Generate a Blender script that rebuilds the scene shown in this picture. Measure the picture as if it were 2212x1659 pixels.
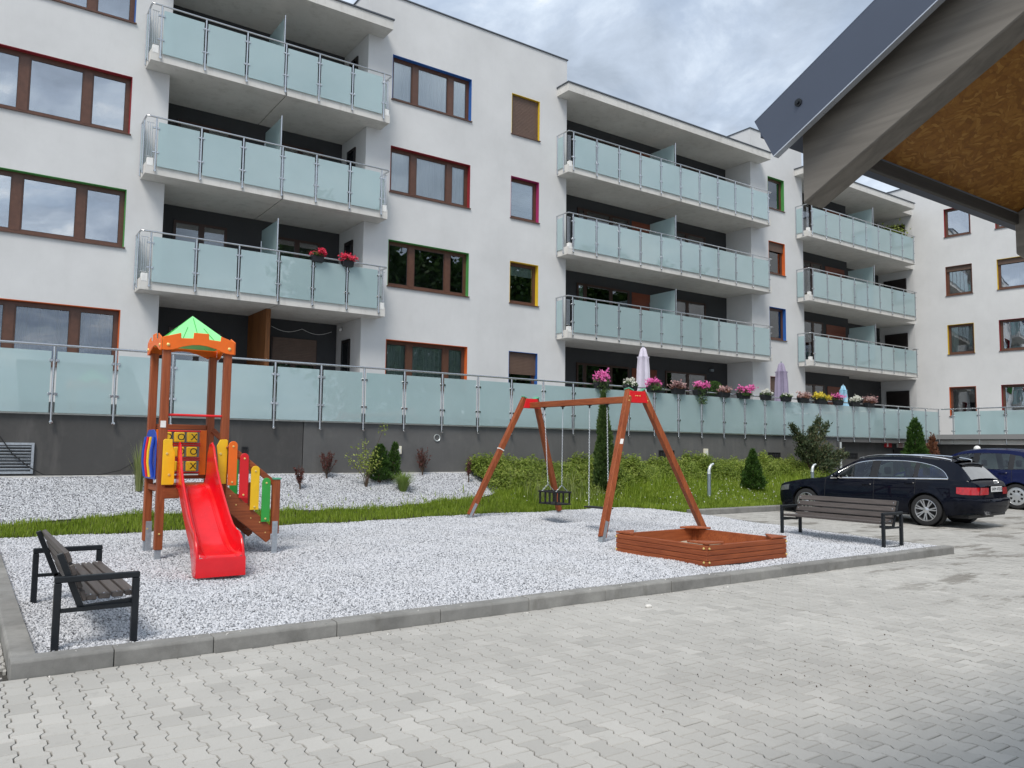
import bpy, bmesh, math, random
import numpy as np
from mathutils import Vector, Matrix, Quaternion
random.seed(7); RNG = np.random.default_rng(11)
R_ = math.radians
for o in list(bpy.data.objects): bpy.data.objects.remove(o)
scn = bpy.context.scene; COL = scn.collection

# ------------------------------------------------------------------ camera
H = 1.6
yaw, pit, rol = R_(35.0293), R_(4.5704), R_(.6895)
Fv = Vector((math.sin(yaw)*math.cos(pit), math.cos(yaw)*math.cos(pit), math.sin(pit)))
Rv = Vector((math.cos(yaw), -math.sin(yaw), 0)); Uv = Rv.cross(Fv)
Rv, Uv = Rv*math.cos(rol)+Uv*math.sin(rol), -Rv*math.sin(rol)+Uv*math.cos(rol)
cam = bpy.data.cameras.new('camera'); cam.sensor_width = 36; cam.sensor_fit = 'HORIZONTAL'
cam.lens = 36*1713.32/2212; cam.clip_start = .05; cam.clip_end = 900
camo = bpy.data.objects.new('camera', cam); COL.objects.link(camo)
camo.matrix_world = Matrix(((Rv.x, Uv.x, -Fv.x, 0), (Rv.y, Uv.y, -Fv.y, 0), (Rv.z, Uv.z, -Fv.z, H), (0, 0, 0, 1)))
scn.camera = camo

# ------------------------------------------------------------------ world
SUN_EL, SUN_AZ = R_(54), R_(228)          # azimuth: direction the light comes from, clockwise from +Y
w = bpy.data.worlds.new('World'); scn.world = w; w.use_nodes = True
nt = w.node_tree; nt.nodes.clear()
def wn(t, **k):
    n = nt.nodes.new(t)
    for a, b in k.items(): setattr(n, a, b)
    return n
sky = wn('ShaderNodeTexSky', sky_type='NISHITA', sun_disc=False, sun_elevation=SUN_EL, sun_rotation=SUN_AZ)
sky.air_density = 1.2; sky.dust_density = 2.0
tc = wn('ShaderNodeTexCoord'); sep = wn('ShaderNodeSeparateXYZ'); nt.links.new(tc.outputs['Generated'], sep.inputs[0])
zz = wn('ShaderNodeMath', operation='MAXIMUM'); nt.links.new(sep.outputs[2], zz.inputs[0]); zz.inputs[1].default_value = 0
za = wn('ShaderNodeMath', operation='ADD'); nt.links.new(zz.outputs[0], za.inputs[0]); za.inputs[1].default_value = .22
dx = wn('ShaderNodeMath', operation='DIVIDE'); nt.links.new(sep.outputs[0], dx.inputs[0]); nt.links.new(za.outputs[0], dx.inputs[1])
dy = wn('ShaderNodeMath', operation='DIVIDE'); nt.links.new(sep.outputs[1], dy.inputs[0]); nt.links.new(za.outputs[0], dy.inputs[1])
cmb = wn('ShaderNodeCombineXYZ'); nt.links.new(dx.outputs[0], cmb.inputs[0]); nt.links.new(dy.outputs[0], cmb.inputs[1])
def noise(scale, det, rough, dist=0., off=(0, 0, 0)):
    mp = wn('ShaderNodeMapping'); mp.inputs['Location'].default_value = off; nt.links.new(cmb.outputs[0], mp.inputs[0])
    n = wn('ShaderNodeTexNoise'); n.inputs['Scale'].default_value = scale; n.inputs['Detail'].default_value = det
    n.inputs['Roughness'].default_value = rough; n.inputs['Distortion'].default_value = dist
    nt.links.new(mp.outputs[0], n.inputs['Vector']); return n
n1 = noise(1.55, 7, .56, .5, (3.1, 1.7, 0)); n2 = noise(3.6, 8, .6, .35, (8.3, 4.1, 2))
def ramp(src, stops):
    r = wn('ShaderNodeValToRGB'); nt.links.new(src, r.inputs[0])
    while len(r.color_ramp.elements) < len(stops): r.color_ramp.elements.new(.5)
    for e, (p, c) in zip(r.color_ramp.elements, stops): e.position = p; e.color = c
    return r
cov = ramp(n1.outputs['Fac'], [(.30, (.55, .55, .55, 1)), (.50, (1, 1, 1, 1))])          # coverage
ccol = ramp(n2.outputs['Fac'], [(.30, (.34, .40, .485, 1)), (.46, (.455, .53, .64, 1)), (.58, (.62, .70, .80, 1)), (.71, (1.02, 1.03, 1.04, 1))])
b1 = wn('ShaderNodeBackground'); nt.links.new(sky.outputs[0], b1.inputs[0]); b1.inputs[1].default_value = .10
b2 = wn('ShaderNodeBackground'); nt.links.new(ccol.outputs[0], b2.inputs[0]); b2.inputs[1].default_value = .80
mx = wn('ShaderNodeMixShader'); nt.links.new(cov.outputs[0], mx.inputs[0]); nt.links.new(b1.outputs[0], mx.inputs[1]); nt.links.new(b2.outputs[0], mx.inputs[2])
wo = wn('ShaderNodeOutputWorld'); nt.links.new(mx.outputs[0], wo.inputs[0])

# ------------------------------------------------------------------ sun + exposure
sl = bpy.data.lights.new('sun', 'SUN'); sl.energy = 1.8; sl.angle = R_(22); sl.color = (1, .945, .87)
so = bpy.data.objects.new('sun', sl); COL.objects.link(so)
sd = Vector((math.sin(SUN_AZ)*math.cos(SUN_EL), math.cos(SUN_AZ)*math.cos(SUN_EL), math.sin(SUN_EL)))
so.rotation_euler = sd.to_track_quat('Z', 'Y').to_euler()
scn.view_settings.view_transform = 'Standard'; scn.view_settings.look = 'None'
scn.view_settings.gamma = 1; scn.view_settings.use_curve_mapping = False
scn.view_settings.exposure = .70
scn.cycles.max_bounces = 6; scn.cycles.diffuse_bounces = 3; scn.cycles.glossy_bounces = 3; scn.cycles.transmission_bounces = 4; scn.cycles.transparent_max_bounces = 8
scn.render.resolution_x = 1024; scn.render.resolution_y = 768

# ------------------------------------------------------------------ terrain
SL, Y0 = .018, 6.4
def gz(y): return SL*max(0., y-Y0)
def ss(a, b, x):
    t = min(1., max(0., (x-a)/(b-a))); return t*t*(3-2*t)
def yb_(x): return 13.65+.45*ss(9, 11, x)-1.25*ss(13.5, 14.6, x)
def terr(x, y):
    if x > 23.3: return gz(min(y, 13.))
    yb = yb_(x); z = gz(min(y, yb))+.07
    if y > yb: z += (1.-z)*min(1., (y-yb)/(16-yb))
    return z
def lerpf(pts):
    xs = [p[0] for p in pts]; ys = [p[1] for p in pts]
    return lambda x: float(np.interp(x, xs, ys))

# ------------------------------------------------------------------ mesh builder
OFF = {}
class MB:
    def __init__(s): s.v = []; s.f = []
    def quad(s, *p):
        b = len(s.v); s.v += [tuple(q) for q in p]; s.f.append(tuple(range(b, b+len(p)))); return s
    def box(s, x0, x1, y0, y1, z0, z1):
        b = len(s.v); s.v += [(x0,y0,z0),(x1,y0,z0),(x1,y1,z0),(x0,y1,z0),(x0,y0,z1),(x1,y0,z1),(x1,y1,z1),(x0,y1,z1)]
        s.f += [tuple(b+i for i in q) for q in ((0,3,2,1),(4,5,6,7),(0,1,5,4),(1,2,6,5),(2,3,7,6),(3,0,4,7))]; return s
    def obox(s, c, ax, ay, az, hx, hy, hz):
        c = Vector(c); ax = Vector(ax).normalized()*hx; ay = Vector(ay).normalized()*hy; az = Vector(az).normalized()*hz
        b = len(s.v)
        for k in ((-1,-1,-1),(1,-1,-1),(1,1,-1),(-1,1,-1),(-1,-1,1),(1,-1,1),(1,1,1),(-1,1,1)):
            s.v.append(tuple(c+ax*k[0]+ay*k[1]+az*k[2]))
        s.f += [tuple(b+i for i in q) for q in ((0,3,2,1),(4,5,6,7),(0,1,5,4),(1,2,6,5),(2,3,7,6),(3,0,4,7))]; return s
    def bar(s, p, q, w, h, up=(0,0,1)):
        p = Vector(p); q = Vector(q); d = (q-p); L = d.length; d.normalize(); u = Vector(up); sd = d.cross(u)
        if sd.length < 1e-5: sd = d.cross(Vector((1,0,0)))
        sd.normalize(); u = sd.cross(d); return s.obox((p+q)/2, d, sd, u, L/2, w/2, h/2)
    def tube(s, pts, r, n=8, cap=True):
        pts = [Vector(p) for p in pts]; rings = []; m = len(pts); prev = None
        for i, p in enumerate(pts):
            d = (pts[min(i+1, m-1)]-pts[max(i-1, 0)]).normalized()
            if prev is None:
                a = d.cross(Vector((0,0,1)));
                if a.length < .05: a = d.cross(Vector((1,0,0)))
            else: a = prev-d*prev.dot(d)
            a.normalize(); prev = a; c = d.cross(a); rr = r[i] if isinstance(r, (list, tuple)) else r
            rings.append([len(s.v)+k for k in range(n)])
            s.v += [tuple(p+(a*math.cos(t)+c*math.sin(t))*rr) for t in (2*math.pi*k/n for k in range(n))]
        for A, B in zip(rings, rings[1:]):
            for k in range(n): s.f.append((A[k], A[(k+1) % n], B[(k+1) % n], B[k]))
        if cap: s.f.append(tuple(reversed(rings[0]))); s.f.append(tuple(rings[-1]))
        return s
    def lathe(s, prof, c=(0,0,0), ax=(0,0,1), n=24, closed=False):
        c = Vector(c); ax = Vector(ax).normalized(); a = ax.cross(Vector((1,0,0)))
        if a.length < .1: a = ax.cross(Vector((0,1,0)))
        a.normalize(); b_ = ax.cross(a); rings = []
        for r, h in prof:
            rings.append([len(s.v)+k for k in range(n)])
            s.v += [tuple(c+ax*h+(a*math.cos(t)+b_*math.sin(t))*r) for t in (2*math.pi*k/n for k in range(n))]
        pr = list(zip(rings, rings[1:]))
        if closed: pr.append((rings[-1], rings[0]))
        for A, B in pr:
            for k in range(n): s.f.append((A[k], A[(k+1) % n], B[(k+1) % n], B[k]))
        return s
    def prism(s, poly, fn0, fn1):
        """poly: 2d list; fn0/fn1 map (u,v) to the two faces"""
        n = len(poly); b = len(s.v); s.v += [tuple(fn0(*p)) for p in poly]+[tuple(fn1(*p)) for p in poly]
        s.f.append(tuple(range(b+n-1, b-1, -1))); s.f.append(tuple(range(b+n, b+2*n)))
        for i in range(n): j = (i+1) % n; s.f.append((b+i, b+j, b+n+j, b+n+i))
        return s
    def grid(s, P, flip=False):
        """P[i][j] points"""
        ni, nj = len(P), len(P[0]); b = len(s.v)
        for row in P: s.v += [tuple(q) for q in row]
        for i in range(ni-1):
            for j in range(nj-1):
                q = (b+i*nj+j, b+i*nj+j+1, b+(i+1)*nj+j+1, b+(i+1)*nj+j); s.f.append(q[::-1] if flip else q)
        return s
    def sphere(s, c, r, n=10, m=6, sc=(1,1,1)):
        c = Vector(c); prof = [(math.sin(math.pi*i/m)*1., -math.cos(math.pi*i/m)) for i in range(m+1)]
        b = len(s.v)
        for rr, h in prof:
            for k in range(n):
                t = 2*math.pi*k/n; s.v.append((c.x+rr*math.cos(t)*r*sc[0], c.y+rr*math.sin(t)*r*sc[1], c.z+h*r*sc[2]))
        for i in range(m):
            for k in range(n): s.f.append((b+i*n+k, b+i*n+(k+1) % n, b+(i+1)*n+(k+1) % n, b+(i+1)*n+k))
        return s
    def mesh(s, name, mat, smooth=False, bev=0., off=None, weld=False):
        v = s.v
        if off is not None: v = [(a-off[0], b-off[1], c-off[2]) for a, b, c in v]
        me = bpy.data.meshes.new(name); me.from_pydata(v, [], s.f)
        bm = bmesh.new(); bm.from_mesh(me)
        if weld: bmesh.ops.remove_doubles(bm, verts=bm.verts, dist=2e-4)
        bmesh.ops.recalc_face_normals(bm, faces=bm.faces)
        if bev:
            ed = [e for e in bm.edges if len(e.link_faces) == 2 and e.calc_face_angle(0) > .5]
            bmesh.ops.bevel(bm, geom=ed, offset=bev, segments=2 if bev > .006 else 1, affect='EDGES', clamp_overlap=True, profile=.5)
        bm.to_mesh(me); bm.free()
        if mat: me.materials.append(M(mat))
        if smooth:
            me.polygons.foreach_set('use_smooth', [True]*len(me.polygons))
            me.set_sharp_from_angle(angle=R_(38))
        return me
    def build(s, name, mat, parent=None, smooth=False, bev=0., kind=None, label=None, cat=None, group=None, local=False, weld=False):
        off = None if (local or parent is None) else OFF.get(parent.as_pointer())
        o = bpy.data.objects.new(name, s.mesh(name, mat, smooth, bev, off, weld)); COL.objects.link(o)
        if parent is not None:
            o.parent = parent
            if off is not None: OFF[o.as_pointer()] = off
        tag(o, label, cat, group, kind); return o
def tag(o, label=None, cat=None, group=None, kind=None):
    for k, v in (('label', label), ('category', cat), ('group', group), ('kind', kind)):
        if v: o[k] = v
    return o
def thing(name, label, cat, loc=(0,0,0), rz=0., group=None):
    o = bpy.data.objects.new(name, None); COL.objects.link(o); o.location = loc; o.rotation_euler = (0,0,rz)
    o.empty_display_size = .1; OFF[o.as_pointer()] = tuple(loc); return tag(o, label, cat, group)
def struct(name, loc=(0,0,0)):
    o = bpy.data.objects.new(name, None); COL.objects.link(o); o.location = loc; OFF[o.as_pointer()] = tuple(loc); return tag(o, kind='structure')
def inst(name, me, parent, loc=(0,0,0), rot=(0,0,0), sc=None):
    o = bpy.data.objects.new(name, me); COL.objects.link(o); o.location = loc; o.rotation_euler = rot
    if sc: o.scale = sc
    if parent is not None: o.parent = parent
    return o
def copytree(src, parent=None):
    c = src.copy(); COL.objects.link(c); c.parent = parent
    for ch in src.children: copytree(ch, c)
    return c
def npmesh(name, V, k, mat, smooth=False):
    """V: (n*k,3) array, n faces of k own vertices"""
    V = np.asarray(V, np.float32).reshape(-1, 3); n = len(V)//k
    me = bpy.data.meshes.new(name); me.vertices.add(n*k); me.vertices.foreach_set('co', V.ravel())
    me.loops.add(n*k); me.loops.foreach_set('vertex_index', np.arange(n*k, dtype=np.int32))
    me.polygons.add(n); me.polygons.foreach_set('loop_start', np.arange(0, n*k, k, dtype=np.int32))
    me.update(calc_edges=True); me.materials.append(M(mat)); return me
def npmesh_idx(name, V, F, mat):
    V = np.asarray(V, np.float32).reshape(-1, 3); F = np.asarray(F, np.int32); k = F.shape[1]; n = len(F)
    me = bpy.data.meshes.new(name); me.vertices.add(len(V)); me.vertices.foreach_set('co', V.ravel())
    me.loops.add(n*k); me.loops.foreach_set('vertex_index', F.ravel())
    me.polygons.add(n); me.polygons.foreach_set('loop_start', np.arange(0, n*k, k, dtype=np.int32))
    me.update(calc_edges=True); me.materials.append(M(mat)); return me
def npobj(name, me, parent=None, loc=None, **k):
    o = bpy.data.objects.new(name, me); COL.objects.link(o)
    if parent is not None: o.parent = parent
    if loc: o.location = loc
    return tag(o, **k)
def text_part(name, body, size, mat, parent, mtx, align='CENTER'):
    cu = bpy.data.curves.new('t', 'FONT'); cu.body = body; cu.size = size; cu.align_x = align; cu.align_y = 'CENTER'; cu.extrude = .0012
    t = bpy.data.objects.new('t', cu); COL.objects.link(t); bpy.context.view_layer.update()
    me = bpy.data.meshes.new_from_object(t.evaluated_get(bpy.context.evaluated_depsgraph_get()))
    bpy.data.objects.remove(t); bpy.data.curves.remove(cu); me.materials.clear(); me.materials.append(M(mat))
    o = bpy.data.objects.new(name, me); COL.objects.link(o); o.parent = parent; o.matrix_local = mtx; return o

# ------------------------------------------------------------------ materials
MATS = {}; MDEF = {}
def M(n):
    if n not in MATS: MATS[n] = MDEF[n](n)
    return MATS[n]
class NT:
    def __init__(s, name):
        s.m = bpy.data.materials.new(name); s.m.use_nodes = True; s.t = s.m.node_tree; s.t.nodes.clear()
        s.o = s.n('ShaderNodeOutputMaterial')
    def n(s, t, **k):
        x = s.t.nodes.new(t)
        for a, b in k.items(): setattr(x, a, b)
        return x
    def l(s, a, b): s.t.links.new(a, b)
    def val(s, sock, v):
        if hasattr(v, 'is_linked') or isinstance(v, bpy.types.NodeSocket): s.l(v, sock)
        else: sock.default_value = v
    def coord(s, kind='Object', scale=(1,1,1), rot=(0,0,0)):
        if kind == 'World': src = s.n('ShaderNodeNewGeometry').outputs['Position']
        else: src = s.n('ShaderNodeTexCoord').outputs[kind]
        mp = s.n('ShaderNodeMapping'); mp.inputs['Scale'].default_value = scale; mp.inputs['Rotation'].default_value = rot
        s.l(src, mp.inputs[0]); return mp.outputs[0]
    def noise(s, vec, scale, det=4, rough=.55, dist=0.):
        x = s.n('ShaderNodeTexNoise'); x.inputs['Scale'].default_value = scale; x.inputs['Detail'].default_value = det
        x.inputs['Roughness'].default_value = rough; x.inputs['Distortion'].default_value = dist; s.l(vec, x.inputs['Vector']); return x.outputs['Fac']
    def ramp(s, fac, stops, interp='LINEAR'):
        r = s.n('ShaderNodeValToRGB'); s.l(fac, r.inputs[0]); r.color_ramp.interpolation = interp
        while len(r.color_ramp.elements) < len(stops): r.color_ramp.elements.new(.5)
        for e, (p, c) in zip(r.color_ramp.elements, stops):
            e.position = p; e.color = tuple(c)+(1,) if len(c) == 3 else c
        return r.outputs[0]
    def mix(s, fac, a, b, mode='MIX'):
        x = s.n('ShaderNodeMix', data_type='RGBA', blend_type=mode); s.val(x.inputs[0], fac)
        for i, v in ((6, a), (7, b)):
            if isinstance(v, tuple) and len(v) == 3: v = v+(1,)
            s.val(x.inputs[i], v)
        return x.outputs[2]
    def math(s, op, a, b=0.):
        x = s.n('ShaderNodeMath', operation=op); s.val(x.inputs[0], a); s.val(x.inputs[1], b); return x.outputs[0]
    def bump(s, h, strength=.3, dist=.01):
        b = s.n('ShaderNodeBump'); b.inputs['Strength'].default_value = strength; b.inputs['Distance'].default_value = dist; s.l(h, b.inputs['Height']); return b.outputs[0]
    def pr(s, col, rough=.5, metal=0., normal=None, spec=.5, coat=0., coatr=.05, trans=0.):
        p = s.n('ShaderNodeBsdfPrincipled')
        if isinstance(col, tuple) and len(col) == 3: col = col+(1,)
        s.val(p.inputs['Base Color'], col); s.val(p.inputs['Roughness'], rough); s.val(p.inputs['Metallic'], metal)
        p.inputs['Specular IOR Level'].default_value = spec; p.inputs['Coat Weight'].default_value = coat; p.inputs['Coat Roughness'].default_value = coatr
        p.inputs['Transmission Weight'].default_value = trans
        if coat > 1: p.inputs['Coat IOR'].default_value = 2.0
        if normal is not None: s.l(normal, p.inputs['Normal'])
        return p.outputs[0]
    def out(s, sh): s.l(sh, s.o.inputs[0]); return s.m

def plain(n, col, rough=.5, metal=0., var=.12, vs=6., bump=0., bs=60., spec=.5, coat=0., coatr=.05):
    def f(name):
        t = NT(name); c = t.coord('World'); a = t.noise(c, vs, 5, .6)
        d = tuple(x*(1-var) for x in col); e = tuple(min(1, x*(1+var)) for x in col)
        cc = t.ramp(a, [(.3, d), (.7, e)]); nm = None
        rr = t.math('ADD', t.math('MULTIPLY', t.noise(c, vs*2.3, 3), .16), rough-.08)
        if bump: nm = t.bump(t.noise(c, bs, 4, .6), bump, .004)
        return t.out(t.pr(cc, rr, metal, nm, spec, coat, coatr))
    MDEF[n] = f
def plaster(n, col, streak=.06, var=.05, dirt=(.3,.29,.27), dirtamt=.12, bump=.35):
    def f(name):
        t = NT(name); c = t.coord('World'); a = t.noise(c, .55, 6, .62)
        base = t.ramp(a, [(.3, tuple(x*(1-var) for x in col)), (.7, tuple(min(1, x*(1+var)) for x in col))])
        st = t.noise(t.coord('World', (3., 3., .55)), 1.3, 6, .7)
        stf = t.math('MULTIPLY', t.ramp(st, [(.52, (0,0,0)), (.8, (1,1,1))]), dirtamt)
        base = t.mix(stf, base, dirt)
        bl = t.noise(c, 2.4, 6, .7); base = t.mix(t.math('MULTIPLY', t.ramp(bl, [(.5, (0,0,0)), (.75, (1,1,1))]), dirtamt*.5), base, dirt)
        g = t.noise(c, 130, 3, .7)
        base = t.mix(t.math('MULTIPLY', g, .10), base, tuple(x*.55 for x in col))
        return t.out(t.pr(base, .92, 0, t.bump(g, bump, .004), .25))
    MDEF[n] = f
plaster('white_plaster', (.65,.655,.655), var=.07, dirtamt=.07); plaster('dark_plaster', (.078,.077,.076), var=.14, dirt=(.2,.19,.18), dirtamt=.3)
plaster('plinth_right', (.125,.125,.125), var=.12, dirt=(.3,.29,.27), dirtamt=.2)
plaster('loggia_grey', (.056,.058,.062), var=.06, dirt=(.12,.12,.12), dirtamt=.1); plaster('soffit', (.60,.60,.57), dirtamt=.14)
plaster('concrete_edge', (.66,.65,.62), var=.08, dirt=(.2,.18,.15), dirtamt=.35); plaster('terrace_floor', (.25,.25,.25), dirtamt=.2)
plain('stainless', (.60,.61,.62), .17, 1., .06, 9); plain('door_frame_shaded', (.045,.020,.013), .4); plain('galvanised', (.46,.5,.54), .42, .65, .16, 22)  # loggia door frames: window-frame brown darkened, the recess shade put into the colour
plain('white_plastic', (.8,.8,.78), .4); plain('black_metal', (.011,.014,.018), .38, .2, .2, 15)
plain('brown_frame', (.105,.048,.030), .36, 0, .18, 8, spec=.5); plain('shutter_brown', (.135,.085,.062), .5, 0, .1)
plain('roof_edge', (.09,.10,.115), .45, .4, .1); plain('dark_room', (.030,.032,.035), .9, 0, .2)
plain('door_dark', (.018,.014,.013), .4); plain('rubber_black', (.012,.012,.013), .75, 0, .2, 20)
plain('bolt_yellow', (.8,.62,.22), .35, .3); plain('cap_green', (.10,.36,.22), .45)
for nme, c in dict(hdpe_orange=(.86,.155,.008), hdpe_red=(.70,.012,.018), hdpe_yellow=(.88,.53,.012), hdpe_green=(.035,.36,.055),
                   hdpe_lime=(.27,.80,.30), hdpe_blue=(.02,.07,.42)).items(): plain(nme, c, .42, 0, .06, 5, bump=.12, bs=220)
plain('slide_red', (.70,.004,.010), .24, 0, .08, 6, coat=.25, coatr=.1)
for nme, c in dict(rev_blue=(.02,.11,.38), rev_red=(.26,.012,.02), rev_green=(.06,.26,.06), rev_orange=(.62,.12,.02), rev_yellow=(.70,.47,.02),
                   rev_magenta=(.34,.02,.12), rev_brown=(.2,.06,.03)).items(): plain(nme, c, .7, 0, .08, 5)
plain('ink', (.01,.01,.012), .6); plain('paper', (.82,.82,.80), .6); plain('sign_red', (.55,.02,.03), .5)
plain('pot_black', (.014,.016,.02), .5); plain('pot_green', (.06,.09,.06), .5)
plain('flashing', (.085,.10,.135), .33, .35, .07, 3); plain('flashing_edge', (.52,.55,.60), .3, .5, .1)
plain('cream_plastic', (.78,.74,.60), .5); plain('cable', (.01,.01,.01), .6); plain('lamp_metal', (.30,.36,.40), .38, .6, .1); plain('lamp_head', (.62,.66,.66), .3, .4)
plain('parasol_white', (.60,.57,.66), .85, 0, .06); plain('parasol_purple', (.30,.265,.37), .85, 0, .07); plain('parasol_blue', (.30,.52,.66), .8, 0, .3, 14)
plain('laundry', (.5,.5,.56), .9, 0, .5, 9); plain('chair_blue', (.03,.04,.22), .6)
def wood(n, dark, light, axis=0, scale=1., rough=.55, knots=True, groove=0.):
    def f(name):
        t = NT(name); s = [26., 26., 26.]; s[axis] = 1.6; c = t.coord('Object', tuple(x*scale for x in s))
        a = t.noise(c, 1.5, 6, .62, .6); b = t.noise(t.coord('Object', tuple(x*scale*.25 for x in s)), 1.3, 3)
        fac = t.math('ADD', t.math('MULTIPLY', a, .65), t.math('MULTIPLY', b, .35))
        col = t.ramp(fac, [(.33, dark), (.68, light)])
        ob = t.n('ShaderNodeObjectInfo').outputs['Random']
        col = t.mix(t.math('MULTIPLY', ob, .28), col, dark)
        return t.out(t.pr(col, rough, 0, t.bump(a, .25, .003), .4))
    MDEF[n] = f
for ax, nm in ((0,'x'), (1,'y'), (2,'z')):
    wood('stain_'+nm, (.18,.038,.012), (.43,.118,.038), ax, 1., .5)
    wood('slat_'+nm, (.060,.050,.046), (.125,.107,.098), ax, 1., .5)
    wood('rafter_'+nm, (.135,.122,.105), (.29,.265,.23), ax, .8, .62)
wood('timber_z', (.13,.045,.012), (.30,.12,.035), 2, .7, .6); wood('panel_x', (.13,.028,.012), (.22,.055,.022), 0, .6, .45)
def osb(name):
    t = NT(name); c = t.coord('Object', (1,1,1)); w1 = t.n('ShaderNodeTexNoise'); w1.inputs['Scale'].default_value = 9; t.l(c, w1.inputs['Vector'])
    vm = t.n('ShaderNodeVectorMath', operation='MULTIPLY_ADD'); t.l(w1.outputs['Color'], vm.inputs[0]); vm.inputs[1].default_value = (.10,.10,.10); t.l(c, vm.inputs[2])
    mp = t.n('ShaderNodeMapping'); mp.inputs['Scale'].default_value = (44, 110, 50); mp.inputs['Rotation'].default_value = (0,0,.6); t.l(vm.outputs[0], mp.inputs[0])
    v = t.n('ShaderNodeTexVoronoi'); v.inputs['Scale'].default_value = 1.; v.inputs['Randomness'].default_value = 1; t.l(mp.outputs[0], v.inputs['Vector'])
    hue = t.n('ShaderNodeSeparateColor'); t.l(v.outputs['Color'], hue.inputs[0])
    col = t.ramp(hue.outputs[0], [(0, (.26,.11,.016)), (.35, (.33,.145,.024)), (.75, (.41,.19,.034)), (1, (.52,.27,.06))])
    fine = t.noise(mp.outputs[0], 2.2, 5, .6); col = t.mix(t.math('MULTIPLY', fine, .55), col, (.14,.05,.012))
    ed = t.ramp(v.outputs['Distance'], [(.45, (0,0,0)), (.8, (1,1,1))]); col = t.mix(t.math('MULTIPLY', ed, .2), col, (.09,.03,.008))
    return t.out(t.pr(col, .6, 0, t.bump(hue.outputs[1], .5, .003), .35))
MDEF['osb'] = osb
def paver(name):
    t = NT(name); g = t.n('ShaderNodeNewGeometry'); ob = t.n('ShaderNodeObjectInfo').outputs['Random']
    r = t.math('FRACT', t.math('ADD', g.outputs['Random Per Island'], ob)); c = t.coord('World')
    big = t.noise(c, .42, 4, .6); col = t.ramp(r, [(0, (.375,.364,.338)), (.06, (.41,.398,.37)), (.25, (.435,.423,.393)), (.85, (.465,.452,.42)), (1, (.505,.49,.456))])
    col = t.mix(t.math('MULTIPLY', t.ramp(big, [(.42, (0,0,0)), (.68, (1,1,1))]), .50), col, (.30,.289,.268))
    gr = t.noise(c, 260, 3, .75); col = t.mix(t.math('MULTIPLY', t.ramp(gr, [(.35, (0,0,0)), (.75, (1,1,1))]), .30), col, (.22,.212,.196))
    spot = t.noise(c, 7, 5, .7); col = t.mix(t.math('MULTIPLY', t.ramp(spot, [(.58, (0,0,0)), (.72, (1,1,1))]), .28), col, (.17,.16,.145))
    # damp / stained patches on the right part of the yard
    px = t.n('ShaderNodeSeparateXYZ'); t.l(c, px.inputs[0]); st = t.noise(t.coord('World', (.55,1.5,1)), 1.25, 5, .68)
    zone = t.math('MULTIPLY', t.ramp(t.math('MULTIPLY', px.outputs[0], .05), [(.40, (0,0,0)), (.52, (1,1,1))]), t.ramp(st, [(.54, (0,0,0)), (.61, (1,1,1))]))
    col = t.mix(t.math('MULTIPLY', zone, .62), col, (.12,.105,.085))
    return t.out(t.pr(col, .88, 0, t.bump(gr, .4, .003), .25))
MDEF['paver'] = paver
plain('stone_pale', (.62,.60,.56), .8, 0, .2, 30)
plain('bark', (.07,.045,.03), .9, 0, .3, 20, bump=.5)
plain('joint_sand', (.045,.042,.036), .95, 0, .35, 30, bump=.5, bs=150)
def asph(name):
    t = NT(name); c = t.coord('World'); a = t.noise(c, 1.2, 6, .65); g = t.noise(c, 90, 3, .7)
    col = t.ramp(a, [(.3, (.30,.295,.285)), (.7, (.42,.415,.40))]); col = t.mix(t.math('MULTIPLY', g, .3), col, (.2,.2,.19))
    return t.out(t.pr(col, .9, 0, t.bump(g, .4, .004), .2))
MDEF['far_paving'] = asph
def kerbm(name):
    t = NT(name); c = t.coord('World'); ob = t.n('ShaderNodeObjectInfo').outputs['Random']; a = t.noise(c, 2.6, 6, .68)
    col = t.ramp(a, [(.3, (.17,.166,.155)), (.55, (.285,.279,.262)), (.75, (.37,.363,.338))])
    col = t.mix(t.math('MULTIPLY', ob, .3), col, (.20,.20,.195)); g = t.noise(c, 170, 3, .75); col = t.mix(t.math('MULTIPLY', g, .3), col, (.13,.13,.125))
    d = t.noise(t.coord('World', (1,1,.4)), 3.1, 5, .7); col = t.mix(t.math('MULTIPLY', t.ramp(d, [(.56, (0,0,0)), (.72, (1,1,1))]), .5), col, (.11,.10,.08))
    return t.out(t.pr(col, .9, 0, t.bump(g, .45, .004), .25))
MDEF['kerb_concrete'] = kerbm
def gravelbase(name):
    t = NT(name); c = t.coord('World'); v = t.n('ShaderNodeTexVoronoi'); v.inputs['Scale'].default_value = 46; t.l(c, v.inputs['Vector'])
    sp = t.n('ShaderNodeSeparateColor'); t.l(v.outputs['Color'], sp.inputs[0])
    col = t.ramp(sp.outputs[0], [(0, (.10,.105,.115)), (.25, (.30,.31,.33)), (.55, (.58,.60,.63)), (1, (.78,.80,.83))])
    col = t.mix(t.ramp(v.outputs['Distance'], [(.35, (0,0,0)), (.75, (1,1,1))]), col, (.07,.07,.075))
    return t.out(t.pr(col, .85, 0, t.bump(v.outputs['Distance'], .9, -.02), .3))
MDEF['gravel_base'] = gravelbase
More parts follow.
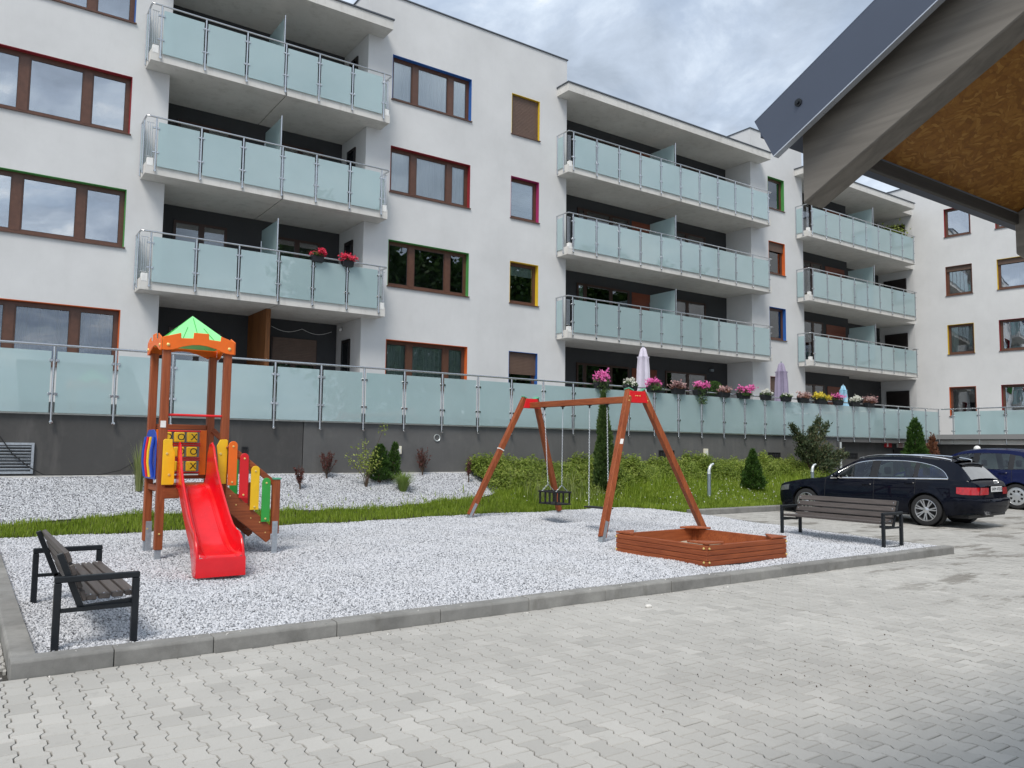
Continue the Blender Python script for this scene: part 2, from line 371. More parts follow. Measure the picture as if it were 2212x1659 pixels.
def chip(name):
    t = NT(name); ob = t.n('ShaderNodeObjectInfo').outputs['Random']; c = t.coord('World')
    col = t.ramp(ob, [(0, (.12,.125,.14)), (.07, (.27,.28,.30)), (.20, (.47,.48,.505)), (.5, (.59,.60,.63)), (1, (.70,.71,.735))])
    col = t.mix(t.math('MULTIPLY', t.ramp(t.noise(c, 70, 3), [(.45, (0,0,0)), (.7, (1,1,1))]), .35), col, (.38,.40,.43))
    big = t.noise(c, .9, 4, .6); col = t.mix(t.math('MULTIPLY', t.ramp(big, [(.45, (0,0,0)), (.7, (1,1,1))]), .14), col, (.42,.40,.36))
    return t.out(t.pr(col, .75, 0, None, .35))
MDEF['gravel_chip'] = chip
plain('soil', (.055,.05,.035), .95, 0, .4, 20, bump=.6, bs=60)
def leafmat(n, stops, rough=.55, transl=.35):
    def f(name):
        t = NT(name); g = t.n('ShaderNodeNewGeometry').outputs['Random Per Island']; c = t.coord('World'); big = t.noise(c, 1.3, 3)
        fac = t.math('ADD', t.math('MULTIPLY', g, .72), t.math('MULTIPLY', t.math('SUBTRACT', big, .36), 1.0))
        col = t.ramp(fac, [(i/(len(stops)-1), s) for i, s in enumerate(stops)])
        p = t.pr(col, rough, 0, None, .35); tr = t.n('ShaderNodeBsdfTranslucent'); t.l(col, tr.inputs[0])
        mxs = t.n('ShaderNodeMixShader'); mxs.inputs[0].default_value = transl; t.l(p, mxs.inputs[1]); t.l(tr.outputs[0], mxs.inputs[2]); return t.out(mxs.outputs[0])
    MDEF[n] = f
leafmat('grass', [(.14,.20,.022), (.23,.33,.035), (.32,.43,.05), (.42,.49,.09)], .5, .5)
leafmat('thuja', [(.022,.055,.010), (.045,.105,.018), (.085,.16,.028)]); leafmat('juniper', [(.04,.075,.022), (.08,.14,.035), (.14,.20,.060)])
leafmat('juniper_old', [(.03,.05,.025), (.06,.095,.045), (.11,.13,.06), (.17,.13,.07)]); leafmat('cover', [(.10,.15,.025), (.20,.28,.045), (.30,.38,.07), (.42,.46,.13)], .55, .5)
leafmat('bare', [(.07,.02,.018), (.13,.04,.035), (.19,.075,.06)]); leafmat('sapling', [(.16,.22,.03), (.27,.33,.06), (.40,.44,.12)]); leafmat('tuft', [(.12,.20,.04), (.2,.3,.06), (.32,.40,.12)])
leafmat('drygrass', [(.16,.21,.06), (.25,.30,.10), (.38,.40,.19)]); leafmat('pot_leaf', [(.03,.07,.02), (.07,.13,.035), (.14,.2,.07)]); leafmat('rust_leaf', [(.12,.05,.03), (.24,.10,.06), (.34,.18,.10)])
for nme, st in dict(fl_pink=[(.55,.06,.26), (.75,.14,.42), (.85,.30,.58)], fl_red=[(.45,.01,.04), (.68,.03,.08), (.78,.10,.16)], fl_white=[(.6,.6,.5), (.8,.8,.74)],
                    fl_mauve=[(.28,.12,.13), (.45,.28,.27), (.62,.50,.44)], fl_yellow=[(.45,.36,.02), (.72,.58,.04), (.8,.7,.15)]).items(): leafmat(nme, st, .6, .3)
def frosted(name):
    t = NT(name); c = t.coord('World'); a = t.noise(c, .5, 4, .6)
    ob = t.n('ShaderNodeObjectInfo').outputs['Random']
    col = t.ramp(a, [(.3, (.465,.61,.63)), (.7, (.57,.71,.73))]); col = t.mix(t.math('MULTIPLY', ob, .35), col, (.52,.63,.64)); p = t.pr(col, .34, 0, None, .5, 1.0001, .01)
    tr = t.n('ShaderNodeBsdfTranslucent'); tr.inputs[0].default_value = (.60,.76,.77,1)
    m = t.n('ShaderNodeMixShader'); m.inputs[0].default_value = .22; t.l(p, m.inputs[1]); t.l(tr.outputs[0], m.inputs[2])
    tp = t.n('ShaderNodeBsdfTransparent'); tp.inputs[0].default_value = (.75,.90,.90,1)
    m2 = t.n('ShaderNodeMixShader'); m2.inputs[0].default_value = .19; t.l(m.outputs[0], m2.inputs[1]); t.l(tp.outputs[0], m2.inputs[2]); return t.out(m2.outputs[0])
MDEF['frosted_glass'] = frosted
def clear(n, tint, refl, wob=.0):
    def f(name):
        t = NT(name); c = t.coord('World'); nm = t.bump(t.noise(c, 1.1, 2), .035, .05)
        fr = t.n('ShaderNodeFresnel'); fr.inputs[0].default_value = 1.5
        fac = t.math('MINIMUM', t.math('ADD', t.math('MULTIPLY', fr.outputs[0], 1.5), refl), 1.)
        tr = t.n('ShaderNodeBsdfTransparent'); tr.inputs[0].default_value = tint+(1,)
        g = t.n('ShaderNodeBsdfGlossy'); g.inputs['Roughness'].default_value = .0; g.inputs[0].default_value = (.95,.97,1,1); t.l(nm, g.inputs['Normal'])
        m = t.n('ShaderNodeMixShader'); t.l(fac, m.inputs[0]); t.l(tr.outputs[0], m.inputs[1]); t.l(g.outputs[0], m.inputs[2]); return t.out(m.outputs[0])
    MDEF[n] = f
clear('window_glass', (.93,.96,.96), .08); clear('window_glass_bright', (.6,.66,.7), .42); clear('car_glass', (.72,.88,.86), .02); clear('car_glass_rear', (.6,.75,.75), .40)
def curtain(n, col, tr_=.4):
    def f(name):
        t = NT(name); p = t.pr(col, .9, 0, None, .2); tr = t.n('ShaderNodeBsdfTranslucent'); tr.inputs[0].default_value = col+(1,)
        m = t.n('ShaderNodeMixShader'); m.inputs[0].default_value = tr_; t.l(p, m.inputs[1]); t.l(tr.outputs[0], m.inputs[2]); return t.out(m.outputs[0])
    MDEF[n] = f
curtain('curtain_white', (.90,.92,.95), .25); curtain('curtain_green', (.42,.50,.46), .25); curtain('curtain_blue', (.03,.10,.28)); curtain('blind_grey', (.62,.66,.70), .2)
def carpaint(n, col):
    def f(name):
        t = NT(name); return t.out(t.pr(col, .4, 0., None, .0, .40, .01))
    MDEF[n] = f
carpaint('paint_black', (.0045,.006,.012)); carpaint('paint_blue', (.006,.010,.050))
plain('tyre', (.016,.016,.017), .8, 0, .15, 30); plain('alloy', (.62,.63,.65), .3, .9, .06); plain('chrome', (.85,.86,.88), .08, 1., .02); plain('hub_dark', (.01,.01,.011), .6)
plain('tail_red', (.40,.004,.008), .12, 0, .25, 18, coat=.8); plain('lamp_clear', (.16,.17,.18), .1, .3, .3, 20, coat=.8); plain('plastic_black', (.012,.012,.014), .45); plain('seat_dark', (.035,.036,.04), .8)
plain('plate_white', (.78,.79,.80), .35); plain('hubcap', (.5,.52,.54), .32, .5, .06); plain('tile_dark', (.02,.02,.022), .7)
# ================================================================== GROUND
CP = np.array((0,0,H)); Rn, Un, Fn = np.array(Rv), np.array(Uv), np.array(Fv)
def proj(x, y, z):
    d = np.array((x,y,z))-CP; q = d@Fn
    if q < .05: return None
    return (.5+1713.32*(d@Rn)/q/2212, .5-1713.32*(d@Un)/q/1659, q)
g = MB()
for (ya, za_), (yb2, zb2) in (((-300,-.036), (6.4,-.036)), ((6.4,-.036), (13,.083)), ((13,.083), (400,.083))):
    g.quad((-300,ya,za_), (400,ya,za_), (400,yb2,zb2), (-300,yb2,zb2))
g.build('ground', 'far_paving', kind='structure')
pv = struct('paving')
b = MB()
for (ya, za_), (yb2, zb2) in (((-1.5,-.03), (6.4,-.03)), ((6.4,-.03), (12.7,.0834))):
    b.quad((-2.6,ya,za_), (32,ya,za_), (32,yb2,zb2), (-2.6,yb2,zb2))
b.build('bedding_sand', 'joint_sand', pv)
hw, wa, g_ = .0825, .0575, .0031
OUT = [(-hw,-.1), (hw,-.1), (hw,-.066), (wa,-.034), (wa,.034), (hw,.066), (hw,.1), (-hw,.1), (-hw,.066), (-wa,.034), (-wa,-.034), (-hw,-.066)]
def shrink(poly, d):
    r = []
    for x, y in poly: r.append((x-math.copysign(d, x), y-math.copysign(d, y) if abs(abs(y)-.1) < 1e-6 else y))
    return r
OUT = shrink(OUT, g_)
def clip(poly, nx, ny, c):      # keep nx*x+ny*y <= c
    r = []
    for (a, b_), (c2, d2) in zip(poly, poly[1:]+poly[:1]):
        f0, f1 = nx*a+ny*b_-c, nx*c2+ny*d2-c
        if f0 <= 0: r.append((a, b_))
        if (f0 < 0 < f1) or (f1 < 0 < f0): t = f0/(f0-f1); r.append((a+(c2-a)*t, b_+(d2-b_)*t))
    return r
def stone_geo(poly, cx, cy, V, F, cham, zoff=0., tx=0., ty=0.):
    n = len(poly); b0 = len(V)
    if cham:
        mx_, my_ = cx, cy
        ins = [(x-(x-mx_)*.045, y-(y-my_)*.045) for x, y in poly]
        for x, y in ins: V.append((x, y, gz(y)+zoff+(x-cx)*tx+(y-cy)*ty))
        for x, y in poly: V.append((x, y, gz(y)+zoff-.0055+(x-cx)*tx+(y-cy)*ty))
        for x, y in poly: V.append((x, y, gz(y)-.028))
        F.append(tuple(range(b0, b0+n)))
        for i in range(n):
            j = (i+1) % n; F.append((b0+n+i, b0+n+j, b0+j, b0+i)); F.append((b0+2*n+i, b0+2*n+j, b0+n+j, b0+n+i))
    else:
        for x, y in poly: V.append((x, y, gz(y)+zoff))
        for x, y in poly: V.append((x, y, gz(y)-.028))
        F.append(tuple(range(b0, b0+n)))
        for i in range(n): j = (i+1) % n; F.append((b0+n+i, b0+n+j, b0+j, b0+i))
xl = lambda y: 6.30-(6.40-y)*.139
xe = lambda y: 13.17+(y-6.55)*.072
V, F = [], []; cand = []; rg = random.Random(5)
for side in (0, 1):
    for i in range(-18, 215):
        for j in range(0, 66):
            cx = i*.14+(.03 if side else 0); cy = j*.2+(i % 2)*.1+(.05 if side else 0)-.2
            if cy > 6.6 and .5 < cx < 13.0: continue
            if cy > 12.6: continue
            q = proj(cx, cy, gz(cy))
            if q is None or not (-.55 < q[0] < 1.3 and q[1] < 1.9): continue
            if q[2] > 26: continue
            L = xl(cy) if cy < 6.5 else -9.
            if side == 0 and cx-.1 > L+.02: continue
            if side == 1 and cx+.1 < L-.02: continue
            poly = [(cx+x, cy+y) for x, y in OUT]; whole = True
            def cut(nx, ny, c):
                global poly, whole
                if max(nx*x+ny*y for x, y in poly) > c: whole = False; poly = clip(poly, nx, ny, c)
            if cy < 6.7:
                if side == 0: cut(1, -.139, 6.30-6.40*.139-.004)
                else: cut(-1, .139, -(6.30-6.40*.139+.004))
            if len(poly) > 2 and .39 <= cx < 13.1 and 6.2 < cy and not (cx < .48 and cy > 6.45): cut(0, 1, 6.394)
            if len(poly) > 2 and (cx < .39 and cy > 6.28 or .39 <= cx < .48 and cy > 6.45): cut(1, 0, .388)
            if len(poly) > 2 and 12.8 < cx < 14 and cy > 6.55: cut(-1, .072, -(13.17-6.55*.072+.07))
            if len(poly) > 2 and cy > 12.3: cut(0, 1, 12.44)
            if len(poly) < 3: continue
            ar = abs(sum(a[0]*b_[1]-b_[0]*a[1] for a, b_ in zip(poly, poly[1:]+poly[:1])))/2
            if ar < .0012: continue
            zo = rg.uniform(-.0022,.0022); tx, ty = rg.uniform(-.012,.012), rg.uniform(-.012,.012)
            if side and cx < L+1: zo -= .004
            inf = whole and .0 < q[0] < 1. and q[1] < 1.02 and cy < 6.2
            cand.append((q[2], inf, poly, cx, cy, zo, tx, ty))
cand.sort(key=lambda c: c[0]); Vs, Fs = [], []; stone_geo(OUT, 0, 0, Vs, Fs, True)
sme = bpy.data.meshes.new('paving_stone'); sme.from_pydata(Vs, [], Fs); sme.materials.append(M('paver')); nst = 0
for q2, inf, poly, cx, cy, zo, tx, ty in cand:
    if inf and nst < 300:
        nst += 1; inst('paving_stone', sme, pv, (cx, cy, zo), (ty, -tx, rg.uniform(-.008,.008)))
    else: stone_geo(poly, cx, cy, V, F, q2 < 11 and (inf or proj(cx, cy, 0)[0] > -.05), zo, tx, ty)
me = bpy.data.meshes.new('paving_stones'); me.from_pydata(V, [], F); me.materials.append(M('paver')); me.validate()
npobj('paving_stones', me, pv, kind='stuff')
print('pavers', len(cand))

# ---- kerbs
kb = struct('kerb')
def kerbstone(x0, x1, y0, y1, par, top, dep=.16, dirn='x', ch=.018):
    m = MB(); gzz = lambda y: gz(y)
    if dirn == 'x':
        pr = [(y0, -dep), (y0, top-ch), (y0+ch*.7, top), (y1, top), (y1, -dep)]
        m.prism(pr, lambda a, c: (x0, a, c+gzz(a)), lambda a, c: (x1, a, c+gzz(a)))
    else:
        pr = [(x0, -dep), (x0, top-ch), (x0+ch*.7, top), (x1, top), (x1, -dep)]
        m.prism(pr, lambda a, c: (a, y0, c+gzz(y0)), lambda a, c: (a, y1, c+gzz(y1)))
    return m.build('kerb_stone', 'kerb_concrete', par, bev=.004)
xs = [.395]+[1.215 if k == 0 else .725+k*1.0 for k in range(0, 13)]+[13.10]
xs[1:3] = [1.03, 1.722]
for a, c in zip(xs, xs[1:]): kerbstone(a+.003, c-.003, 6.400+rg.uniform(-.004,.004), 6.55, kb, .12+rg.uniform(-.004,.004))
for k in range(7): kerbstone(.395, .555, 6.554+k*1.0+.003, 6.554+k*1.0+.997, kb, .118+rg.uniform(-.003,.003), dirn='y')
for k in range(9):
    kerbstone(13.72+k*1.0, 14.715+k*1.0, 12.46, 12.60, kb, .13)
for k in range(6):    # flush edging between gravel and parking
    y0, y1 = 6.56+k*1.0, 7.553+k*1.0-(.1 if k == 5 else 0); m = MB()
    for ya, yb3 in ((y0, y1),):
        a, c = xe(ya), xe(yb3); zt = .075
        m.v += [(a,ya,-.1), (a+.06,ya,-.1), (c+.06,yb3,-.0), (c,yb3,-.0), (a,ya,gz(ya)+zt), (a+.06,ya,gz(ya)+zt), (c+.06,yb3,gz(yb3)+zt), (c,yb3,gz(yb3)+zt)]
        m.f += [(0,3,2,1), (4,5,6,7), (0,1,5,4), (1,2,6,5), (2,3,7,6), (3,0,4,7)]
    m.build('edging_stone', 'kerb_concrete', kb, bev=.006)

m = MB(); m.prism([(12.46,-.1), (16.05,-.1), (16.05,1.1), (12.60,.24), (12.46,.24)], lambda a, c: (23.27,a,c), lambda a, c: (23.39,a,c)); m.build('retaining_stone', 'kerb_concrete', kb, bev=.006)
kerbstone(22.715, 23.265, 12.46, 12.60, kb, .13)
# ---- gravel playground
yback = lerpf([(0,13.66), (5,13.66), (9,13.75), (11,14.05), (13.2,14.08), (13.6,13.6)])
yg = lerpf([(-9,14.1), (.6,14.1), (1.7,14.23), (2.5,14.32), (5,14.25), (6.7,14.19), (8.2,14.43), (9.3,14.55), (9.85,14.75), (10.25,15.05), (10.4,15.45), (10.5,16.1)])
def gravel_sheet(name, fxy, nu, nv, par=None):
    P = []
    for i in range(nu+1):
        row = []
        for j in range(nv+1):
            x, y = fxy(i/nu, j/nv); row.append((x, y, terr(x, y)+.007*math.sin(x*5.1+y*2.3)+.007*math.sin(x*1.7-y*4.1)-sum(.045*math.exp(-((x-a)**2+(y-b_)**2)/.22) for a, b_ in ((2.5,8.95), (9.72,12.36), (9.6,10.9), (1.5,7.6), (12.1,8.0)))))
        P.append(row)
    return MB().grid(P)
def f_play(u, v):
    y = 6.556+v*7.2; xr = min(xe(min(y, 12.4)), 13.6)-.004; x = .56+u*(xr-.56)
    return x, 6.556+v*(yback(x)-6.556)
def f_rear(u, v):
    x = -4+u*14.45; y0 = yg(x); return x, y0+v*(16.03-y0)
def scatter(o, dens, rad, mat, seed=0):
    ng = bpy.data.node_groups.new('chips', 'GeometryNodeTree'); N = ng.nodes
    ng.interface.new_socket('Geometry', in_out='INPUT', socket_type='NodeSocketGeometry'); ng.interface.new_socket('Geometry', in_out='OUTPUT', socket_type='NodeSocketGeometry')
    gi = N.new('NodeGroupInput'); go = N.new('NodeGroupOutput'); dp = N.new('GeometryNodeDistributePointsOnFaces'); dp.inputs['Seed'].default_value = seed
    pos = N.new('GeometryNodeInputPosition'); sx = N.new('ShaderNodeSeparateXYZ'); mr = N.new('ShaderNodeMapRange')
    ng.links.new(pos.outputs[0], sx.inputs[0]); ng.links.new(sx.outputs[1], mr.inputs[0])
    mr.inputs[1].default_value = 6.5; mr.inputs[2].default_value = 14; mr.inputs[3].default_value = dens[0]; mr.inputs[4].default_value = dens[1]
    ng.links.new(mr.outputs[0], dp.inputs['Density'])
    ic = N.new('GeometryNodeMeshIcoSphere'); ic.inputs['Radius'].default_value = rad; ic.inputs['Subdivisions'].default_value = 1
    sm = N.new('GeometryNodeSetMaterial'); sm.inputs['Material'].default_value = M(mat)
    ip = N.new('GeometryNodeInstanceOnPoints'); rr = N.new('FunctionNodeRandomValue'); rr.data_type = 'FLOAT_VECTOR'; rs = N.new('FunctionNodeRandomValue'); rs.data_type = 'FLOAT_VECTOR'
    rr.inputs[0].default_value = (0,0,0); rr.inputs[1].default_value = (6.28,6.28,6.28); rs.inputs[0].default_value = (.6,.42,.35); rs.inputs[1].default_value = (1.55,1.1,.85)
    ng.links.new(gi.outputs[0], dp.inputs['Mesh']); ng.links.new(ic.outputs['Mesh'], sm.inputs[0]); ng.links.new(sm.outputs[0], ip.inputs['Instance'])
    ng.links.new(dp.outputs['Points'], ip.inputs['Points']); ng.links.new(rr.outputs[0], ip.inputs['Rotation']); ng.links.new(rs.outputs[0], ip.inputs['Scale'])
    jn = N.new('GeometryNodeJoinGeometry'); ng.links.new(gi.outputs[0], jn.inputs[0]); ng.links.new(ip.outputs[0], jn.inputs[0]); ng.links.new(jn.outputs[0], go.inputs[0])
    md = o.modifiers.new('chips', 'NODES'); md.node_group = ng
gp = gravel_sheet('g', f_play, 90, 60).build('playground_gravel', 'gravel_base', kind='stuff', label='white and grey stone chippings covering the kerbed playground', cat='gravel')
gr = gravel_sheet('g', f_rear, 60, 12).build('bank_gravel', 'gravel_base', kind='stuff', label='white stone chippings on the bank under the dark plinth', cat='gravel')
scatter(gp, (2600, 1700), .0118, 'gravel_chip', 1); scatter(gr, (1500, 1400), .0140, 'gravel_chip', 2)

# ---- soil bank + lawn
def f_soil(u, v):
    x = -4+u*27.28; yy0 = min(yback(x) if x < 13.55 else 12.6, 13.7 if x < 13.55 else 12.6)-.02; return x, yy0+v*(16.04-yy0)
P = []
for i in range(91):
    row = []
    for j in range(15): x, y = f_soil(i/90, j/14); row.append((x, y, terr(x, y)-.02))
    P.append(row)
MB().grid(P).build('bank', 'soil', kind='structure')
def blades(pts, hmin, hmax, wid, lean=.5, rs=None):
    n = len(pts); rs = rs or RNG; h = rs.uniform(hmin, hmax, n); a = rs.uniform(0, 6.283, n); l = rs.uniform(.1, lean, n)*h
    d = np.stack((np.cos(a), np.sin(a), 0*a), 1); sdv = np.stack((-np.sin(a), np.cos(a), 0*a), 1)*(wid*rs.uniform(.6, 1.4, n))[:, None]
    up = np.zeros((n, 3)); up[:, 2] = 1
    p0 = pts; p1 = pts+up*(h*.55)[:, None]+d*(l*.3)[:, None]; p2 = pts+up*h[:, None]+d*l[:, None]
    Vv = np.stack((p0-sdv, p0+sdv, p1+sdv*.7, p1-sdv*.7, p2), 1).reshape(-1, 3); k = np.arange(n)[:, None]*5
    Ff = np.concatenate((k+np.array([0,1,2]), k+np.array([0,2,3]), k+np.array([3,2,4])), 0); return Vv, Ff
tv = np.vectorize(terr)
def region(n, x0, x1, y0, y1, test):
    x = RNG.uniform(x0, x1, n); y = RNG.uniform(y0, y1, n); ok = test(x, y); x, y = x[ok], y[ok]; return np.stack((x, y, tv(x, y)-.015), 1)
ybv = np.vectorize(yback); ygv = np.vectorize(yg)
pa = region(52000, -1, 10.4, 13.6, 15.2, lambda x, y: (y > ybv(x)+.01*np.sin(x*9)) & (y < ygv(x)+.05*np.sin(x*3.1)+.04*np.sin(x*7.7)))
pb = region(130000, 9.2, 23.2, 12.6, 15.3, lambda x, y: (np.where(x < 13.62, y > ybv(np.minimum(x, 13.6)), y > 12.62)) & (y > ygv(np.minimum(x, 10.4))-9*(x > 10)) & ((x > 10.4) | (y < ygv(x))))
Va, Fa = blades(pa, .05, .12, .006); Vb, Fb = blades(pb, .05, .16, .008)
npobj('grass', npmesh_idx('grass', np.concatenate((Va, Vb)), np.concatenate((Fa, Fb+len(Va))), 'grass'), kind='stuff', label='green grass verge and lawn behind the gravel playground', cat='grass')
# tall weeds and stray tufts
pw = region(1500, 10.5, 13.0, 14.3, 15.8, lambda x, y: RNG.uniform(0, 1, len(x)) < .25+.75*np.exp(-((x-11.7)/.6)**2)); Vw, Fw = blades(pw, .2, .55, .006, .6)
npobj('tall_weeds', npmesh_idx('tall_weeds', Vw, Fw, 'drygrass'), kind='stuff', label='tall pale weeds growing between the swing and the plinth', cat='weeds')
pw2 = region(9000, 10.4, 23.1, 14.0, 15.9, lambda x, y: RNG.uniform(0, 1, len(x)) < .35+.3*np.sin(x*2.1)*np.sin(y*5+x)); Vw2, Fw2 = blades(pw2, .12, .46, .008, .7)
npobj('rough_grass', npmesh_idx('rough_grass', Vw2, Fw2, 'grass'), kind='stuff', label='rough uncut grass in front of the low shrubs', cat='grass')
ps = region(900, 4.5, 10, 14.1, 15.1, lambda x, y: (y > ygv(x)) & (RNG.uniform(0, 1, len(x)) < np.exp(-(y-ygv(x))*5))); Vx, Fx = blades(ps, .05, .16, .008, .8)
npobj('stray_weeds', npmesh_idx('stray_weeds', Vx, Fx, 'grass'), kind='stuff', label='sparse green weeds sprouting along the lower edge of the white bank', cat='weeds')
pf = region(420, 10, 20, 12.9, 14.6, lambda x, y: (x > 13.7) | (y > 14.1)); pf[:, 2] += RNG.uniform(.12, .22, len(pf))
def leafquads(P, size, nrm=None, asp=.55, rs=RNG):
    n = len(P); a = rs.normal(size=(n, 3)); a /= np.linalg.norm(a, axis=1)[:, None]
    if nrm is not None: a = a*.55+nrm; a /= np.linalg.norm(a, axis=1)[:, None]
    b2 = np.cross(a, rs.normal(size=(n, 3))); b2 /= np.linalg.norm(b2, axis=1)[:, None]; c2 = np.cross(a, b2); s = size*rs.uniform(.6, 1.4, n)[:, None]
    return np.stack((P-b2*s, P+c2*s*asp, P+b2*s, P-c2*s*asp), 1).reshape(-1, 3)
npobj('lawn_flowers', npmesh('lawn_flowers', leafquads(pf, .016, None, .9), 4, 'fl_white'), kind='stuff', label='tiny white and yellow flowers dotted over the lawn', cat='flowers')
# low spreading shrubs along the plinth: one green mass
def cover():
    n = 105000; x = RNG.uniform(9.9, 23.1, n*2); t = RNG.uniform(0, 1, n*2)
    hgt = .33+.12*np.sin(x*1.9)+.10*np.sin(x*4.3+1)+.08*np.sin(x*9.1)
    y = 16.0-np.abs(RNG.normal(0, .62, n*2)); lim = 15.0+.25*np.sin(x*1.3)+.18*np.sin(x*3.7); lim = np.where(x < 10.6, 15.2, lim)
    ok = (y > lim-.3) & (y < 16.02); x, y, t, hgt, lim = (q[ok] for q in (x, y, t, hgt, lim))
    prof = np.clip((y-lim+.3)/.5, 0, 1)**.6*np.clip((16.15-y)/.25, .2, 1); lump = .65+.35*np.sin(x*7+y*3)*np.sin(y*8-x*2)
    z = tv(x, y)+hgt*prof*lump*(.35+.75*np.sqrt(t))+.22*RNG.random(len(x))**5
    return np.stack((x, y, z), 1)[:n]
npobj('ground_cover_shrubs', npmesh('ground_cover_shrubs', leafquads(cover(), .036, np.array((0,-.25,.6)), .4), 4, 'cover'), kind='stuff', label='low spreading green shrubs massed along the foot of the plinth', cat='shrubs')
# ================================================================== APARTMENT BUILDING
YF, YB = 20.6, 20.0
bld = thing('apartment_building', 'long white rendered apartment block with stacked frosted glass balconies', 'building', (9.2,YF,2.3))
wing = thing('apartment_wing', 'plain white building wing at the far right with small brown windows', 'building', (39.,YF,2.3))
WD = Vector((math.cos(R_(-82.5)), math.sin(R_(-82.5)), 0)); WN = Vector((-WD.y, WD.x, 0)); WO = Vector((38.97,YF,0))
def mpF(u, v, w): return (u, YF+w, v)
def mpW(u, v, w): q = WO+WD*u+WN*w; return (q.x, q.y, v)
def mbox(m, mp, u0, u1, v0, v1, w0, w1):
    b = len(m.v); m.v += [mp(u0,v0,w0), mp(u1,v0,w0), mp(u1,v0,w1), mp(u0,v0,w1), mp(u0,v1,w0), mp(u1,v1,w0), mp(u1,v1,w1), mp(u0,v1,w1)]
    m.f += [tuple(b+i for i in q) for q in ((0,3,2,1), (4,5,6,7), (0,1,5,4), (1,2,6,5), (2,3,7,6), (3,0,4,7))]; return m
def holed(m, mp, u0, u1, v0, v1, holes, dep=.27):
    us = sorted({u0, u1, *[h[0] for h in holes], *[h[1] for h in holes]}); vs = sorted({v0, v1, *[h[2] for h in holes], *[h[3] for h in holes]})
    for a, b in zip(us, us[1:]):
        for c, d in zip(vs, vs[1:]):
            if any(h[0] <= (a+b)/2 <= h[1] and h[2] <= (c+d)/2 <= h[3] for h in holes): continue
            m.quad(mp(a,c,0), mp(b,c,0), mp(b,d,0), mp(a,d,0))
    for a, b, c, d in holes:
        for p, q in (((a,c),(b,c)), ((b,c),(b,d)), ((b,d),(a,d)), ((a,d),(a,c))): m.quad(mp(*p,0), mp(*q,0), mp(*q,dep), mp(*p,dep))
def window(par, mp, h, mull, rev, inside=None, glass='window_glass', shut=0., open_=None, border=.085):
    a, b, c, d = h; fr = MB()
    w0, w1 = .150, .210
    mbox(fr, mp, a, a+border, c, d, w0, w1); mbox(fr, mp, b-border, b, c, d, w0, w1)
    mbox(fr, mp, a+border, b-border, c, c+border, w0+.002, w1); mbox(fr, mp, a+border, b-border, d-border, d, w0+.002, w1)
    edges = [a+border]
    for x0, x1 in mull: mbox(fr, mp, x0, x1, c+border, d-border, w0-.004, w1); edges += [x0, x1]
    edges.append(b-border)
    W = fr.build('window', 'brown_frame', par)
    for x0, x1 in zip(edges[::2], edges[1::2]):
        s = MB()
        for q in ((x0, x0+.03, c+border, d-border), (x1-.03, x1, c+border, d-border)): mbox(s, mp, *q, w0+.012, w1-.01)
        for q in ((x0+.03, x1-.03, c+border, c+border+.03), (x0+.03, x1-.03, d-border-.03, d-border)): mbox(s, mp, *q, w0+.013, w1-.01)
        s.build('sash', 'brown_frame', W)
        gk = MB()
        for q in ((x0+.03, x0+.039, c+border+.03, d-border-.03), (x1-.039, x1-.03, c+border+.03, d-border-.03), (x0+.039, x1-.039, c+border+.03, c+border+.039), (x0+.039, x1-.039, d-border-.039, d-border-.03)): mbox(gk, mp, *q, w0+.018, w0+.029)
        gk.build('gasket', 'plastic_black', W)
        mbox(MB(), mp, x0+.02, x1-.02, c+border+.02, d-border-.02, w0+.030, w0+.034).build('pane', glass, W)
    s = MB(); mbox(s, mp, a-.025, b+.025, c-.028, c-.001, -.045, w0-.002); s.build('sill', 'brown_frame', W)
    if rev:
        r = MB(); t = .010
        mbox(r, mp, a+.0005, a+t, c, d, -.004, w0-.003); mbox(r, mp, b-t, b-.0005, c, d, -.004, w0-.003); mbox(r, mp, a+t, b-t, d-t, d-.0005, -.004, w0-.003)
        r.build('reveal', rev, W)
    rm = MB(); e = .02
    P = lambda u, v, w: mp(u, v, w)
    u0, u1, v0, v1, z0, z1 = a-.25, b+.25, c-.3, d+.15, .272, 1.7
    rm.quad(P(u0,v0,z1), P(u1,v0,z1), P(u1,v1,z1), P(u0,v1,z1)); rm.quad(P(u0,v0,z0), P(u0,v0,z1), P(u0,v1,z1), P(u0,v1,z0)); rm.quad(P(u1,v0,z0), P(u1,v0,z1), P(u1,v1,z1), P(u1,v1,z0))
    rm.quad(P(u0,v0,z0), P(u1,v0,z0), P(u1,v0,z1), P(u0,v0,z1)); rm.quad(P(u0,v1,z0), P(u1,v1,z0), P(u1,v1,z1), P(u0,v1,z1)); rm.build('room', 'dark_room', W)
    if inside and inside.startswith('curtain'):
        spans = [(a+.03, b-.03)] if not inside.endswith('_part') else [(a+.03, a+(b-a)*.36)]
        for s0, s1 in spans:
            n = max(12, int((s1-s0)*46)); G = []; ph = random.uniform(0, 9)
            for i in range(n+1):
                u = s0+(s1-s0)*i/n; ww = .222+.018*math.sin(i*(.9+.5*math.sin(i*.13+ph)))+.012*math.sin(i*.31+ph)
                G.append([mp(u, c+.02, ww), mp(u, d-.02, ww*.8+.05)])
            MB().grid(G).build('curtain', inside.replace('_part', ''), W, smooth=True)
    if inside == 'blind':
        m = MB(); z = c+.06
        while z < d-.06: mbox(m, mp, a+.06, b-.06, z, z+.018, .215, .222); z += .026
        m.build('blind', 'blind_grey', W)
    if inside == 'daynight':
        m = MB(); z = c+.05; k = 0
        while z < d-.06: mbox(m, mp, a+.06, b-.06, z, z+.072, .215+.004*(k % 2), .219+.004*(k % 2)); z += .075; k += 1
        m.build('blind', 'curtain_white', W)
